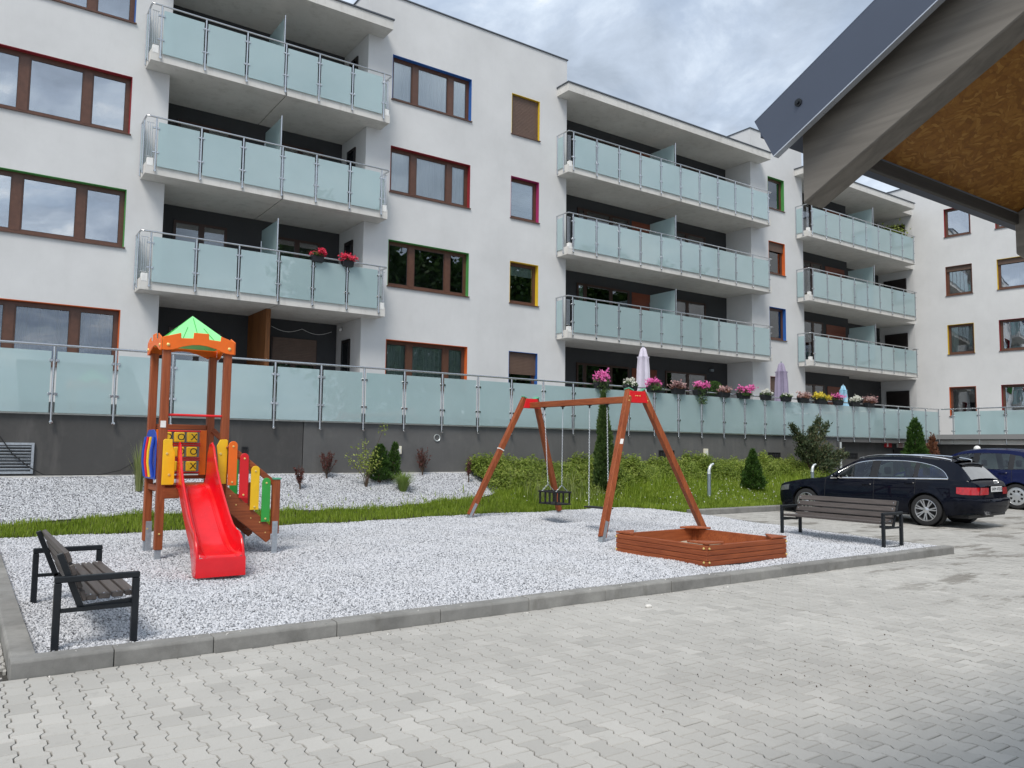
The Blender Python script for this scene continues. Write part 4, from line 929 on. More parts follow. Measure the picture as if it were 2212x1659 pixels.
for x0, z0, z1, c in ((3.06,.96,1.56,'hdpe_yellow'), (3.22,.80,1.40,'hdpe_green'), (3.37,.66,1.26,'hdpe_red')): upright(x0, z0, z1, 11.50, c)
m = MB().box(3.575, 3.670, 10.685, 10.78, .40, 1.125); p = m.build('post', 'stain_z', t, bev=.006); MB().box(3.568, 3.677, 10.678, 10.787, 1.126, 1.15).build('cap', 'cap_green', p, bev=.004); MB().box(3.572, 3.645, 10.672, 10.684, .05, .57).build('foot', 'galvanised', p)
MB().box(3.42, 3.48, 11.56, 11.575, .05, .46).build('foot', 'galvanised', t); MB().box(3.50, 3.60, 11.57, 11.66, .35, 1.05).build('post', 'stain_z', t, bev=.006)

# ================================================================== SWING
sw = thing('swing_frame', 'wooden A-frame swing with red corner plates and two hanging seats', 'swing', (9.65,11.6,.15))
Rt, Lt = Vector((9.48,9.86,2.60)), Vector((9.76,13.26,2.63)); bd = (Lt-Rt).normalized(); sdv = Vector((bd.y,-bd.x,0)).normalized()
feet = {('R',-1): Vector((8.37,9.48,.06)), ('R',1): Vector((10.90,9.53,.06)), ('L',-1): Vector((8.43,13.55,.10)), ('L',1): Vector((10.94,13.70,.10))}
for (e, s), f in feet.items():
    A = (Rt if e == 'R' else Lt)+sdv*s*.13; d = (f-A).normalized(); gzt = terr(f.x, f.y); L_ = (f-A).length
    m = MB().bar(A, A+d*(L_-.16), .105, .105, bd); lg = m.build('leg', 'stain_z', sw, bev=.010)
    MB().bar(A+d*(L_-.42), A+d*(L_+.10), .062, .109 if s < 0 else .07, bd).build('foot', 'galvanised', lg)
    MB().bar(A-d*.012, A+d*.010, .125, .125, bd).build('cap', 'cap_green', lg, bev=.004)
    for q in (.12, .20): MB().lathe([(.013,0), (.01,.007), (0,.008)], A+d*q-bd*.054*(1 if e == 'R' else -1), -bd if e == 'R' else bd, 8).build('bolt', 'bolt_yellow', lg)
for e, A in (('R', Rt), ('L', Lt)):
    m = MB(); o = -bd if e == 'R' else bd
    m.prism([(-.16,-.02), (.16,-.02), (.235,-.215), (-.235,-.215)], lambda u, v: A+sdv*u+o*.056+Vector((0,0,v)), lambda u, v: A+sdv*u+o*.072+Vector((0,0,v))); c_ = m.build('corner_plate', 'hdpe_red', sw, bev=.003)
    m = MB(); m.prism([(-.13,-.02), (.13,-.02), (.2,-.215), (-.2,-.215)], lambda u, v: A+sdv*u-o*.058+Vector((0,0,v)), lambda u, v: A+sdv*u-o*.072+Vector((0,0,v))); m.build('corner_plate', 'hdpe_red', sw, bev=.003)
    for u in (-.04, .0, .05): MB().lathe([(.012,0), (.009,.006), (0,.007)], A+sdv*u+o*.072+Vector((0,0,-.1)), o, 8).build('bolt', 'bolt_yellow', c_)
dz = Vector((0,0,-.155)); MB().bar(Rt+dz+bd*.06, Lt+dz-bd*.06, .105, .115).build('beam', 'stain_y', sw, bev=.010)
def onbeam(y): f = (y-Rt.y)/(Lt.y-Rt.y); return Rt+(Lt-Rt)*f+dz+Vector((0,0,-.058))
def chain(par, a, b, nm='chain'):
    a, b = Vector(a), Vector(b); n = int((a-b).length/.030); d = (b-a).normalized(); m = MB()
    for i in range(n):
        c = a+(b-a)*(i+.5)/n; s1 = Vector((1,0,0)) if i % 2 else Vector((0,1,0)); ring = []
        for k in range(8):
            an = 2*math.pi*k/8; ring.append(c+d*math.cos(an)*.020+s1*math.sin(an)*.011)
        ring.append(ring[0]); m.tube(ring, .0032, 4, False)
    return m.build(nm, 'galvanised', par, smooth=True)
def hook(p): m = MB(); m.box(p.x-.03, p.x+.03, p.y-.03, p.y+.03, p.z-.012, p.z); m.tube([p+Vector((0,0,-.01)), p+Vector((0,0,-.055))], [.02,.014], 8); return m.build('hanger', 'black_metal', sw, smooth=True)
bs = thing('bucket_seat', 'black cage toddler seat hanging from the far end of the swing', 'swing seat', (9.7,12.36,.5))
y0, y1, z0, z1, xh = 12.06, 12.66, .50, .745, .17; xm = 9.72
for y in (12.14, 12.58): p = onbeam(12.05 if y < 12.3 else 12.70); hook(p); chain(bs, p+Vector((0,0,-.05)), (xm, y, .88)); chain(bs, (xm,y,.88), (xm-xh+.02,y,.75), 'chain'); chain(bs, (xm,y,.88), (xm+xh-.02,y,.75), 'chain')
MB().box(xm-xh, xm+xh, y0, y1, z0, z0+.03).build('seat', 'rubber_black', bs, bev=.008)
m = MB(); pts = [(xm-xh,y0,z1), (xm-xh,y1,z1), (xm+xh,y1,z1), (xm+xh,y0,z1), (xm-xh,y0,z1)]
for a, b in zip(pts, pts[1:]): m.bar(a, b, .035, .03)
m.build('cage_rail', 'rubber_black', bs, bev=.006)
for x in (xm-xh, xm+xh):
    for y in ((y0+.05, y0+.24, y1-.22, y1-.05)): MB().box(x-.012, x+.012, y-.018, y+.018, z0+.03, z1-.012).build('bar', 'rubber_black', bs)
fs = thing('flat_seat', 'flat black swing seat hanging nearest the camera side', 'swing seat', (9.6,10.9,.5))
for y in (10.64, 11.17): p = onbeam(y); hook(p); chain(fs, p+Vector((0,0,-.05)), (9.58,y,.55))
MB().box(9.49, 9.67, 10.60, 11.21, .525, .55).build('seat', 'rubber_black', fs, bev=.008)
A = Rt-sdv*.13; d = (feet[('R',-1)]-A).normalized(); c_ = A+d*.95-bd*.0545; MB().obox(c_, d, sdv.cross(bd) if False else sdv, bd, .045, .032, .002).build('name_plate', 'paper', sw)
A = Lt-sdv*.13; d = (feet[('L',-1)]-A).normalized(); MB().bar(A+d*1.18, A+d*1.20, .112, .112, bd).build('strap', 'paper', sw)

# ================================================================== SANDBOX
an = R_(.8); sb = thing('sandbox', 'square stained timber sandbox with triangular corner seats', 'sandbox', (8.05,7.05,.07), an)
S_ = 1.70; hz = .062
for k_ in range(4):
    z0, z1 = k_*.0685, k_*.0685+.0645
    for a in ((0,S_,0,.045), (0,S_,S_-.045,S_)): MB().box(a[0]+.047, a[1]-.047, a[2], a[3], z0+.02, z1+.02).build('side_board', 'stain_x', sb, bev=.007, local=True)
    for a in ((0,.045,0,S_), (S_-.045,S_,0,S_)): MB().box(a[0], a[1], a[2]+.001, a[3]-.001, z0+.02, z1+.02).build('side_board', 'stain_y', sb, bev=.007, local=True)
for q_ in ((.047,S_-.047,.047,.052), (.047,S_-.047,S_-.052,S_-.047), (.047,.052,.053,S_-.053), (S_-.052,S_-.047,.053,S_-.053)): MB().box(*q_, .02, .285).build('gap_light_block', 'stain_x', sb, local=True)  # thin boards added behind the gaps to keep light from showing through
for (cx, cy) in ((.045,.045), (S_-.045,.045), (.045,S_-.045), (S_-.045,S_-.045)):
    sx = 1 if cx < 1 else -1; sy = 1 if cy < 1 else -1; q = .34
    pts = [(cx-sx*.045, cy-sy*.045), (cx-sx*.045+sx*q, cy-sy*.045), (cx-sx*.045+sx*q, cy-sy*.045+sy*.03), (cx-sx*.045+sx*.03, cy-sy*.045+sy*q), (cx-sx*.045, cy-sy*.045+sy*q)]
    MB().prism(pts, lambda u, v: (u,v,.300), lambda u, v: (u,v,.328)).build('corner_seat', 'stain_x', sb, bev=.005, local=True)
    MB().box(cx+sx*.005-.0, cx+sx*.065, cy+sy*.005, cy+sy*.065, .02, .297).build('corner_post', 'stain_z', sb, local=True)
for x, y, ax in ((.03,-.0,(0,-1,0)), (S_-.03,0,(0,-1,0)), (-.0,.03,(-1,0,0)), (0,S_-.03,(-1,0,0)), (S_,.03,(1,0,0))):
    for z in (.07, .25): MB().lathe([(.016,0), (.013,.008), (0,.010)], (x+.02 if ax[1] else x, y+.02 if ax[0] else y, z), ax, 10).build('bolt', 'bolt_yellow', sb, smooth=True, local=True)
MB().grid([[(.05+i*.164, .05+j*.164, .10+.03*math.sin(i*1.3)*math.cos(j*1.1)) for j in range(11)] for i in range(11)]).build('sand', 'sand', sb, smooth=True, local=True)

# ================================================================== BENCHES
def bench(label, loc, rz):
    b = thing('park_bench', label, 'bench', loc, rz, 'slatted park benches on the gravel')
    L_ = 1.95; D_ = .58; bw = .05
    for y in (0, L_-bw):        # local: x = forward (front at D_), y along the bench
        f = MB(); f.box(0, bw, y, y+bw, -.15, .49); f.box(D_-bw, D_, y, y+bw, -.15, .49); f.box(0, D_, y, y+bw, .491, .537)
        f.box(bw, D_-bw, y+.01, y+bw-.01, -.03, -.005); f.build('side_frame', 'black_metal', b, bev=.006, local=True)
        g_b = MB(); yy = y+bw+.004 if y == 0 else y-.034
        g_b.bar((.03,yy+.015,.70), (.195,yy+.015,.275), .03, .045, (1,0,.4)); g_b.bar((.175,yy+.015,.285), (D_-.005,yy+.015,.315), .03, .04); g_b.build('bracket', 'black_metal', b, bev=.004, local=True)
        MB().box(bw, D_-bw, y+.008, y+.042, .272, .300).build('crossbar', 'black_metal', b, local=True)
    for k_ in range(4):
        x0 = .215+k_*.092; z0 = .338+.004*k_; SL_ = MB().box(x0, x0+.078, .065, L_-.065, z0, z0+.038).build('seat_slat', 'slat_y', b, bev=.005, local=True)
        for y in (.10, L_-.10): MB().lathe([(.009,0), (.007,.004), (0,.005)], (x0+.039,y,z0+.038), (0,0,1), 8).build('bolt', 'stainless', SL_, local=True)
    n = Vector((.42,0,.165)).normalized(); up = Vector((-.165,0,.42)).normalized()
    for k_ in range(4):
        c = Vector((.175,L_/2,.365))+up*(k_*.105)+n*.03; SL_ = MB().obox(c, (0,1,0), up, n, L_/2-.065, .042, .018).build('back_slat', 'slat_y', b, bev=.005, local=True)
        for y in (.10, L_-.10): MB().lathe([(.010,0), (.008,.004), (0,.006)], c+n*.018+Vector((0,y-L_/2,0)), n, 8).build('bolt', 'stainless', SL_, local=True)
    return b
bench('dark slatted bench with black frame at the left corner, facing the slide', (.665,6.77,.07), 0)
bench('dark slatted bench with black frame in front of the black car', (12.80,9.0,.09), math.pi)
wood('rafter_dark', (.028,.025,.022), (.06,.054,.047), 0, .8, .7)
# ================================================================== PLANTS
def rel_np(P, loc): return P-np.array(loc)
def conifer(name, label, loc, h, r, n, mat, top=.12, size=.03, lean=0., taper=1., lumps=3., trunk=True, cat='conifer', group=None):
    o = thing(name, label, cat, loc, group=group); rs = np.random.default_rng(int(loc[0]*100))
    t_ = rs.beta(1.05, 1.35, n)*.97+.03*rs.random(n); a = rs.uniform(0, 6.283, n)
    prof = np.minimum(1, (t_/.13+.30))*((1-t_)**taper*(1-top)+top*(1-t_)**.3); lump = 1+.16*np.sin(a*lumps+t_*19)+.12*np.sin(a*2*lumps-t_*37+1)
    rr = r*prof*lump*np.sqrt(rs.uniform(.35, 1.05, n)); P = np.stack((rr*np.cos(a)+lean*t_, rr*np.sin(a), .03*h+t_*h*(.97+.05*rs.random(n))), 1)
    nrm = np.stack((np.cos(a)*.6, np.sin(a)*.6, .9+0*a), 1)
    # upright flakes
    d = nrm+rs.normal(size=(n,3))*.35; d /= np.linalg.norm(d, axis=1)[:, None]; sd_ = np.cross(d, rs.normal(size=(n,3))); sd_ /= np.linalg.norm(sd_, axis=1)[:, None]
    s = size*rs.uniform(.6, 1.5, n)[:, None]; V_ = np.stack((P-d*s*.4, P+sd_*s*.34+d*s*.3, P+d*s*1.3, P-sd_*s*.34+d*s*.3), 1).reshape(-1, 3)
    npobj('crown', npmesh('crown', V_, 4, mat), o)
    if trunk: MB().tube([(0,0,-.08), (lean*.3,0,h*.4), (lean*.8,0,h*.85)], [r*.14+.008, r*.09+.006, .004], 7).build('trunk', 'bark', o, smooth=True, local=True)
    return o
T = lambda x, y: terr(x, y)
conifer('thuja', 'small dark green thuja with a broad base on the white bank', (7.46,15.52,T(7.46,15.52)), .78, .27, 4200, 'thuja', .25, .03, taper=.6, lumps=2, group='thujas')
conifer('thuja', 'slimmer dark thuja touching the broad one, in front of the cream box', (7.80,15.6,T(7.8,15.6)), .80, .18, 2600, 'thuja', .3, .028, .06, taper=.7, group='thujas')
conifer('columnar_juniper', 'tall narrow green juniper behind the swing, reaching above the balustrade glass', (13.15,14.75,T(13.15,14.75)), 2.45, .28, 9500, 'juniper', .10, .05, -.04, taper=.8, lumps=3)
conifer('thuja', 'neat cone-shaped dark thuja on the lawn left of the black car', (17.85,14.0,T(17.85,14)), 1.12, .36, 7000, 'thuja', .12, .035, taper=.85, lumps=3, group='thujas')
conifer('thuja', 'tall twin-topped thuja behind the roof of the black car', (28.75,15.3,.08), 2.67, .58, 7000, 'thuja', .28, .06, taper=.75, lumps=2, group='thujas')
conifer('dry_shrub', 'reddish brown dried shrub right of the tall twin-topped thuja', (29.75,15.2,.08), 2.15, .38, 2200, 'rust_leaf', .2, .06, taper=.8, cat='shrub')
# big spreading juniper with limbs
o = thing('spreading_juniper', 'large sprawling dark juniper with bare lower trunk against the plinth', 'shrub', (22.1,15.1,T(22.1,15.1))); rs = np.random.default_rng(4); tips = []
limbs = [((-.95,.0,1.62), 5), ((-.5,.1,1.35), 5), ((.1,.0,1.55), 5), ((.45,.0,1.85), 6), ((.9,.0,1.70), 5), ((.95,-.1,1.0), 5), ((1.5,-.1,.85), 4), ((-.75,-.1,.85), 5), ((.3,-.3,.95), 5), ((-.2,-.25,1.0), 5), ((1.15,-.2,.45), 4), ((.5,-.3,.5), 4), ((1.9,-.05,.75), 3)]
for (ex, ey, ez), n_ in limbs:
    e = Vector((ex,ey,ez)); mid = Vector((ex*.35, ey*.4, ez*.62)); pts = [Vector((0,0,-.05)), Vector((ex*.08,0,ez*.25)), mid, e*.85+Vector((0,0,.02)), e]
    MB().tube(pts, [.035,.028,.018,.009,.004], 6).build('branch', 'bark', o, smooth=True, local=True)
    for i in range(620):
        f = rs.uniform(.42, 1.03); p = mid.lerp(e, (f-.42)/.6) if f > .42 else mid; rad = .19*(1.05-f)+.07
        tips.append((*(p+Vector(rs.normal(size=3))*rad*.62), *(e-mid).normalized()))
tips = np.array(tips); P_, D_n = tips[:, :3], tips[:, 3:]; D_n = D_n+rs.normal(size=P_.shape)*.5; D_n /= np.linalg.norm(D_n, axis=1)[:, None]
s_ = np.cross(D_n, rs.normal(size=P_.shape)); s_ /= np.linalg.norm(s_, axis=1)[:, None]; sz = rs.uniform(.04, .10, len(P_))[:, None]
npobj('crown', npmesh('crown', np.stack((P_-D_n*sz*.4, P_+s_*sz*.25, P_+D_n*sz, P_-s_*sz*.25), 1).reshape(-1, 3), 4, 'juniper_old'), o)
# bare reddish shrubs
def bare(label, x, y, h, spread, n_, seed):
    rs = random.Random(seed); o = thing('bare_shrub', label, 'shrub', (x,y,T(x,y)), group='bare reddish shrubs on the white bank'); lv = []
    m = MB(); m.tube([(0,0,-.05), (.01,0,.10)], [.018,.014], 6)
    for i in range(n_):
        a = rs.uniform(0, 6.28); e = Vector((math.cos(a)*spread*rs.uniform(.3,1), math.sin(a)*spread*rs.uniform(.3,1), h*rs.uniform(.6,1))); b_ = Vector((e.x*.35, e.y*.35, e.z*.40))
        m.tube([(0,0,.06), b_, e], [.008,.006,.003], 4)
        for k in range(26):
            f = rs.uniform(.25, 1); p = b_.lerp(e, (f-.25)/.75)+Vector((rs.gauss(0,.014), rs.gauss(0,.014), rs.gauss(0,.014))); lv.append(tuple(p))
    m.build('stems', 'bark', o, local=True); npobj('leaves', npmesh('leaves', leafquads(np.array(lv), .024, np.array((0,-.3,.2)), .35), 4, 'bare'), o)
bare('low bare reddish shrub nearest the tower stairs', 5.61, 15.22, .48, .12, 16, 1); bare('widest bare reddish shrub with fanned twigs by the wall seam', 6.37, 15.75, .60, .22, 22, 2)
bare('bare reddish shrub below the round wall ring', 8.68, 15.86, .62, .18, 20, 3); bare('slim bare reddish shrub at the right end of the white bank', 9.64, 15.43, .58, .08, 12, 4)
o = thing('sapling', 'thin sapling with sparse yellow-green leaves on the white bank', 'sapling', (7.03,15.23,T(7.03,15.23))); rs = random.Random(9); lv = []; m = MB()
for ex, ey, ez in ((-.25,0,.80), (-.05,0,.95), (.12,.05,.72), (.42,.05,1.32), (.2,-.05,.75), (-.38,.1,.62), (.3,0,.6)):
    e = Vector((ex,ey,ez)); m.tube([(0,0,-.05), (ex*.2,ey*.2,ez*.4), e], [.010,.007,.003], 5)
    for k in range(70 if ez < 1.2 else 26): f = rs.uniform(.45, 1.04) if ez < 1.2 else rs.uniform(.86, 1.05); lv.append((ex*f*f+rs.gauss(0,.055), ey*f+rs.gauss(0,.06), ez*f+rs.gauss(0,.05)))
m.build('stems', 'bark', o, local=True); npobj('leaves', npmesh('leaves', leafquads(np.array(lv), .026, None, .5), 4, 'sapling'), o)
def tuft(label, x, y, n_, h0, h1, spread, wd, mat, cat='grass tuft'):
    o = thing('ornamental_grass', label, cat, (x,y,T(x,y)), group='ornamental grass clumps on the white bank'); rs = np.random.default_rng(int(x*31)); a = rs.uniform(0, 6.28, n_); rr = rs.uniform(0, .06, n_)
    P = np.stack((np.cos(a)*rr, np.sin(a)*rr, 0*a-.01), 1); h = rs.uniform(h0, h1, n_); l = rs.uniform(.15, 1, n_)*spread; d = np.stack((np.cos(a), np.sin(a), 0*a), 1); s = np.stack((-np.sin(a), np.cos(a), 0*a), 1)*wd; up = np.array((0,0,1.))
    p1 = P+up*(h*.6)[:, None]+d*(l*.35)[:, None]; p2 = P+up*(h*.95)[:, None]+d*l[:, None]; V_ = np.stack((P-s, P+s, p1+s*.8, p1-s*.8, p2), 1).reshape(-1, 3); k = np.arange(n_)[:, None]*5
    npobj('blades', npmesh_idx('blades', V_, np.concatenate((k+np.array([0,1,2]), k+np.array([0,2,3]), k+np.array([3,2,4]))), mat), o)
tuft('bushy bright green grass clump in front of the two small thujas', 7.76, 15.0, 420, .22, .48, .34, .006, 'tuft'); tuft('tall pale grass clump left of the play tower', 2.72, 15.3, 150, .45, .98, .22, .006, 'drygrass')
m = MB(); m.sphere((10.32,15.93,1.02), .10, 9, 6, (1.3,.9,.6)); m.build('white_stone', 'stone_pale', label='pale stone lying at the end of the white bank by the plinth', cat='stone')
m = MB(); m.sphere((5.86,5.90,.012), .035, 8, 5, (1.2,.9,.6)); m.build('loose_stone', 'stone_pale', label='single pale stone lying on the paving near the kerb', cat='stone')

# ================================================================== TERRACE POTS AND PARASOLS
def flowerpot(x, kind, label, y=15.95, zt=3.36, w_=.40, par_mat='pot_black', n_f=420, hgt=.22, trail_=0.):
    o = thing('flower_box', label, 'flower box', (x,y,zt-.17), group='flower boxes on the terrace rail'); rs = np.random.default_rng(int(x*71)); a, b = w_/2, .095
    m = MB(); m.v += [(-a*.85,-b*.8,0), (a*.85,-b*.8,0), (a*.85,b*.8,0), (-a*.85,b*.8,0), (-a,-b,.17), (a,-b,.17), (a,b,.17), (-a,b,.17)]; m.f += [(0,3,2,1), (4,5,6,7), (0,1,5,4), (1,2,6,5), (2,3,7,6), (3,0,4,7)]
    m.build('pot', par_mat, o, bev=.008, local=True)
    def dome(n, rx, ry, h, z0): u = rs.normal(size=(n,3)); u /= np.linalg.norm(u, axis=1)[:, None]; u[:, 2] = np.abs(u[:, 2]); q = u*np.array((rx,ry,h))*rs.uniform(.55, 1.05, n)[:, None]; q[:, 2] += z0; return q
    L = dome(300, w_*.55, .17, hgt*.8, .15)
    if trail_:
        n = 260; L2 = np.stack((rs.normal(0, w_*.22, n), rs.normal(-.10, .04, n), .17-trail_*rs.random(n)), 1); L = np.concatenate((L, L2))
    npobj('foliage', npmesh('foliage', leafquads(L, .030, np.array((0,-.4,.4)), .45), 4, 'rust_leaf' if kind in ('fl_mauve',) else 'pot_leaf'), o)
    nc = 7; cc_ = np.stack((rs.uniform(-.52,.52,nc)*w_, rs.uniform(-.13,.05,nc), .16+hgt*rs.uniform(.25,.85,nc)), 1); Fq = cc_[rs.integers(0, nc, n_f)]+rs.normal(0, 1, (n_f,3))*np.array((w_*.13,.055,hgt*.20)); Fq[:, 2] = np.maximum(Fq[:, 2], .12); npobj('flowers', npmesh('flowers', leafquads(Fq, .026, np.array((0,-.5,.5)), .9), 4, kind), o, kind='stuff')
POTS = [(14.10,'fl_pink','big round pink flower box left of the swing post, with trailing leaves',.44,560,.27,.28), (15.16,'fl_white','pale cream heather box between the two pink boxes at the swing',.42,260,.17,0), (16.06,'fl_pink','bright pink flower box just right of the swing apex',.46,520,.22,.1), (17.04,'fl_mauve','dull mauve heather box, first right of the swing apex',.46,300,.18,0),
        (17.96,'fl_pink','pink flower box with long green trailing stems',.46,480,.22,.42), (19.03,'fl_mauve','dull mauve heather box below the clipped green ball',.40,260,.17,0), (19.94,'fl_pink','rightmost pink flower box, beside the white wall corner',.50,560,.22,.08), (21.02,'fl_white','sparse white flower box left of the purple parasol',.40,120,.17,0),
        (22.06,'fl_white','grey flower box with few blooms below the purple parasol',.40,60,.13,0), (22.98,'fl_mauve','rusty red flower box right of the purple parasol',.46,260,.19,0), (23.98,'fl_yellow','yellow flower box in the middle of the far row',.52,420,.19,0), (24.97,'fl_pink','small pink and white flower box left of the blue parasol',.42,220,.20,0),
        (25.95,'fl_white','white daisy box right of the blue parasol',.48,420,.19,0), (26.88,'fl_mauve','last flower box of the row, brownish with white blooms',.48,320,.22,0)]
for x, k, lb, w_, nf, hg, tr in POTS: flowerpot(x, k, lb, w_=w_, n_f=nf, hgt=hg, trail_=tr)
for x, lb in ((7.62,'red geranium box on the lowest left balcony, nearer the glass divider'), (8.48,'red geranium box on the lowest left balcony, nearer the white wall')): flowerpot(x, 'fl_red', lb, 19.94, 6.60, .34, 'pot_black', 420, .18)
o = thing('topiary_ball', 'clipped dark green ball plant behind the terrace flower boxes', 'plant', (19.3,16.6,2.3)); MB().lathe([(0,0), (.16,0), (.2,.75), (.17,.78), (0,.76)], (0,0,0), (0,0,1), 16).build('pot', 'pot_black', o, smooth=True, local=True)
u = RNG.normal(size=(1800,3)); u /= np.linalg.norm(u, axis=1)[:, None]; npobj('crown', npmesh('crown', leafquads(u*np.array((.30,.30,.22))*RNG.uniform(.75, 1.03, 1800)[:, None]+np.array((0,0,1.22)), .025, None, .5), 4, 'thuja'), o)
o = thing('balcony_plant', 'yellow-green leafy plant on the top right balcony', 'plant', (37.6,20.7,11.02)); MB().lathe([(0,0), (.15,0), (.2,.4), (0,.39)], (0,0,0), (0,0,1), 12).build('pot', 'pot_green', o, smooth=True, local=True)
npobj('crown', npmesh('crown', leafquads(RNG.normal(0, 1, (420,3))*np.array((.42,.25,.26))+np.array((-.1,0,1.25)), .075, None, .45), 4, 'sapling'), o); MB().tube([(0,0,.35), (-.05,0,1.1)], .02, 6).build('trunk', 'bark', o, local=True)
def parasol(label, x, y, zt, z0, r, mat, open_=.0):
    o = thing('closed_parasol', label, 'parasol', (x,y,2.3), group='closed parasols on the terrace'); MB().tube([(x,y,2.3), (x,y,zt+.05)], .02, 8).build('pole', 'lamp_metal', o, smooth=True)
    G = []; n = 32; H_ = zt-z0
    for f, rad in ((0,.02), (.03,.05), (.17,.085), (.175,.115), (.21,.10), (.4,.115), (.7,.125), (.92,.14+open_), (1,.16+open_)):
        G.append([(x+rad*r*(1+.22*math.cos(8*2*math.pi*k/n))*math.cos(2*math.pi*k/n), y+rad*r*(1+.22*math.cos(8*2*math.pi*k/n))*math.sin(2*math.pi*k/n), zt-f*H_+(.03*math.cos(4*2*math.pi*k/n) if f == 1 else 0)) for k in range(n+1)])
    MB().grid(G).build('canopy', mat, o, smooth=True); MB().lathe([(0,0), (.25,0), (.25,.05), (.03,.07), (.03,.3), (0,.3)], (x,y,2.302), (0,0,1), 20).build('base', 'black_metal', o, smooth=True)
parasol('closed pale lavender parasol behind the swing apex', 16.68, 17.0, 4.62, 3.0, 1.35, 'parasol_white'); parasol('closed purple parasol in front of the far white wall', 23.55, 17.2, 4.66, 2.9, 1.6, 'parasol_purple'); parasol('small blue and white beach parasol at the far end of the flower row', 27.75, 17.5, 4.12, 3.1, 1.1, 'parasol_blue', .14)

# ================================================================== GARDEN LAMPS
def bollard(label, x, y, ztop):
    z = T(x, y); o = thing('garden_lamp', label, 'lamp', (x,y,z), group='curved garden lamps on the lawn'); h = ztop-z
    MB().tube([(0,0,-.1), (0,0,h*.70)], .048, 14).build('column', 'lamp_metal', o, smooth=True, local=True)
    pts = [(0,0,h*.70), (.005,0,h*.80), (.03,0,h*.89), (.085,0,h*.96), (.16,-.01,h)]; MB().tube(pts, [.046,.042,.038,.033,.024], 12).build('head', 'lamp_head', o, smooth=True, local=True)
    MB().lathe([(.05,0), (.054,.006), (.054,.022), (.05,.028)], (0,0,h*.69), (0,0,1), 14).build('collar', 'galvanised', o, smooth=True, local=True)
bollard('grey bollard lamp with curved top on the lawn beside the swing', 15.62, 13.59, 1.25); bollard('grey bollard lamp with curved top behind the bonnet of the black car', 20.4, 13.9, 1.22)
o = thing('globe_lamp', 'white globe lamp just above the roof of the blue car', 'lamp', (28.6,13.1,.1)); MB().tube([(28.6,13.1,.1), (28.6,13.1,1.66)], .03, 10).build('post', 'black_metal', o, smooth=True); MB().sphere((28.6,13.1,1.74), .11, 18, 10).build('globe', 'white_plastic', o, smooth=True)

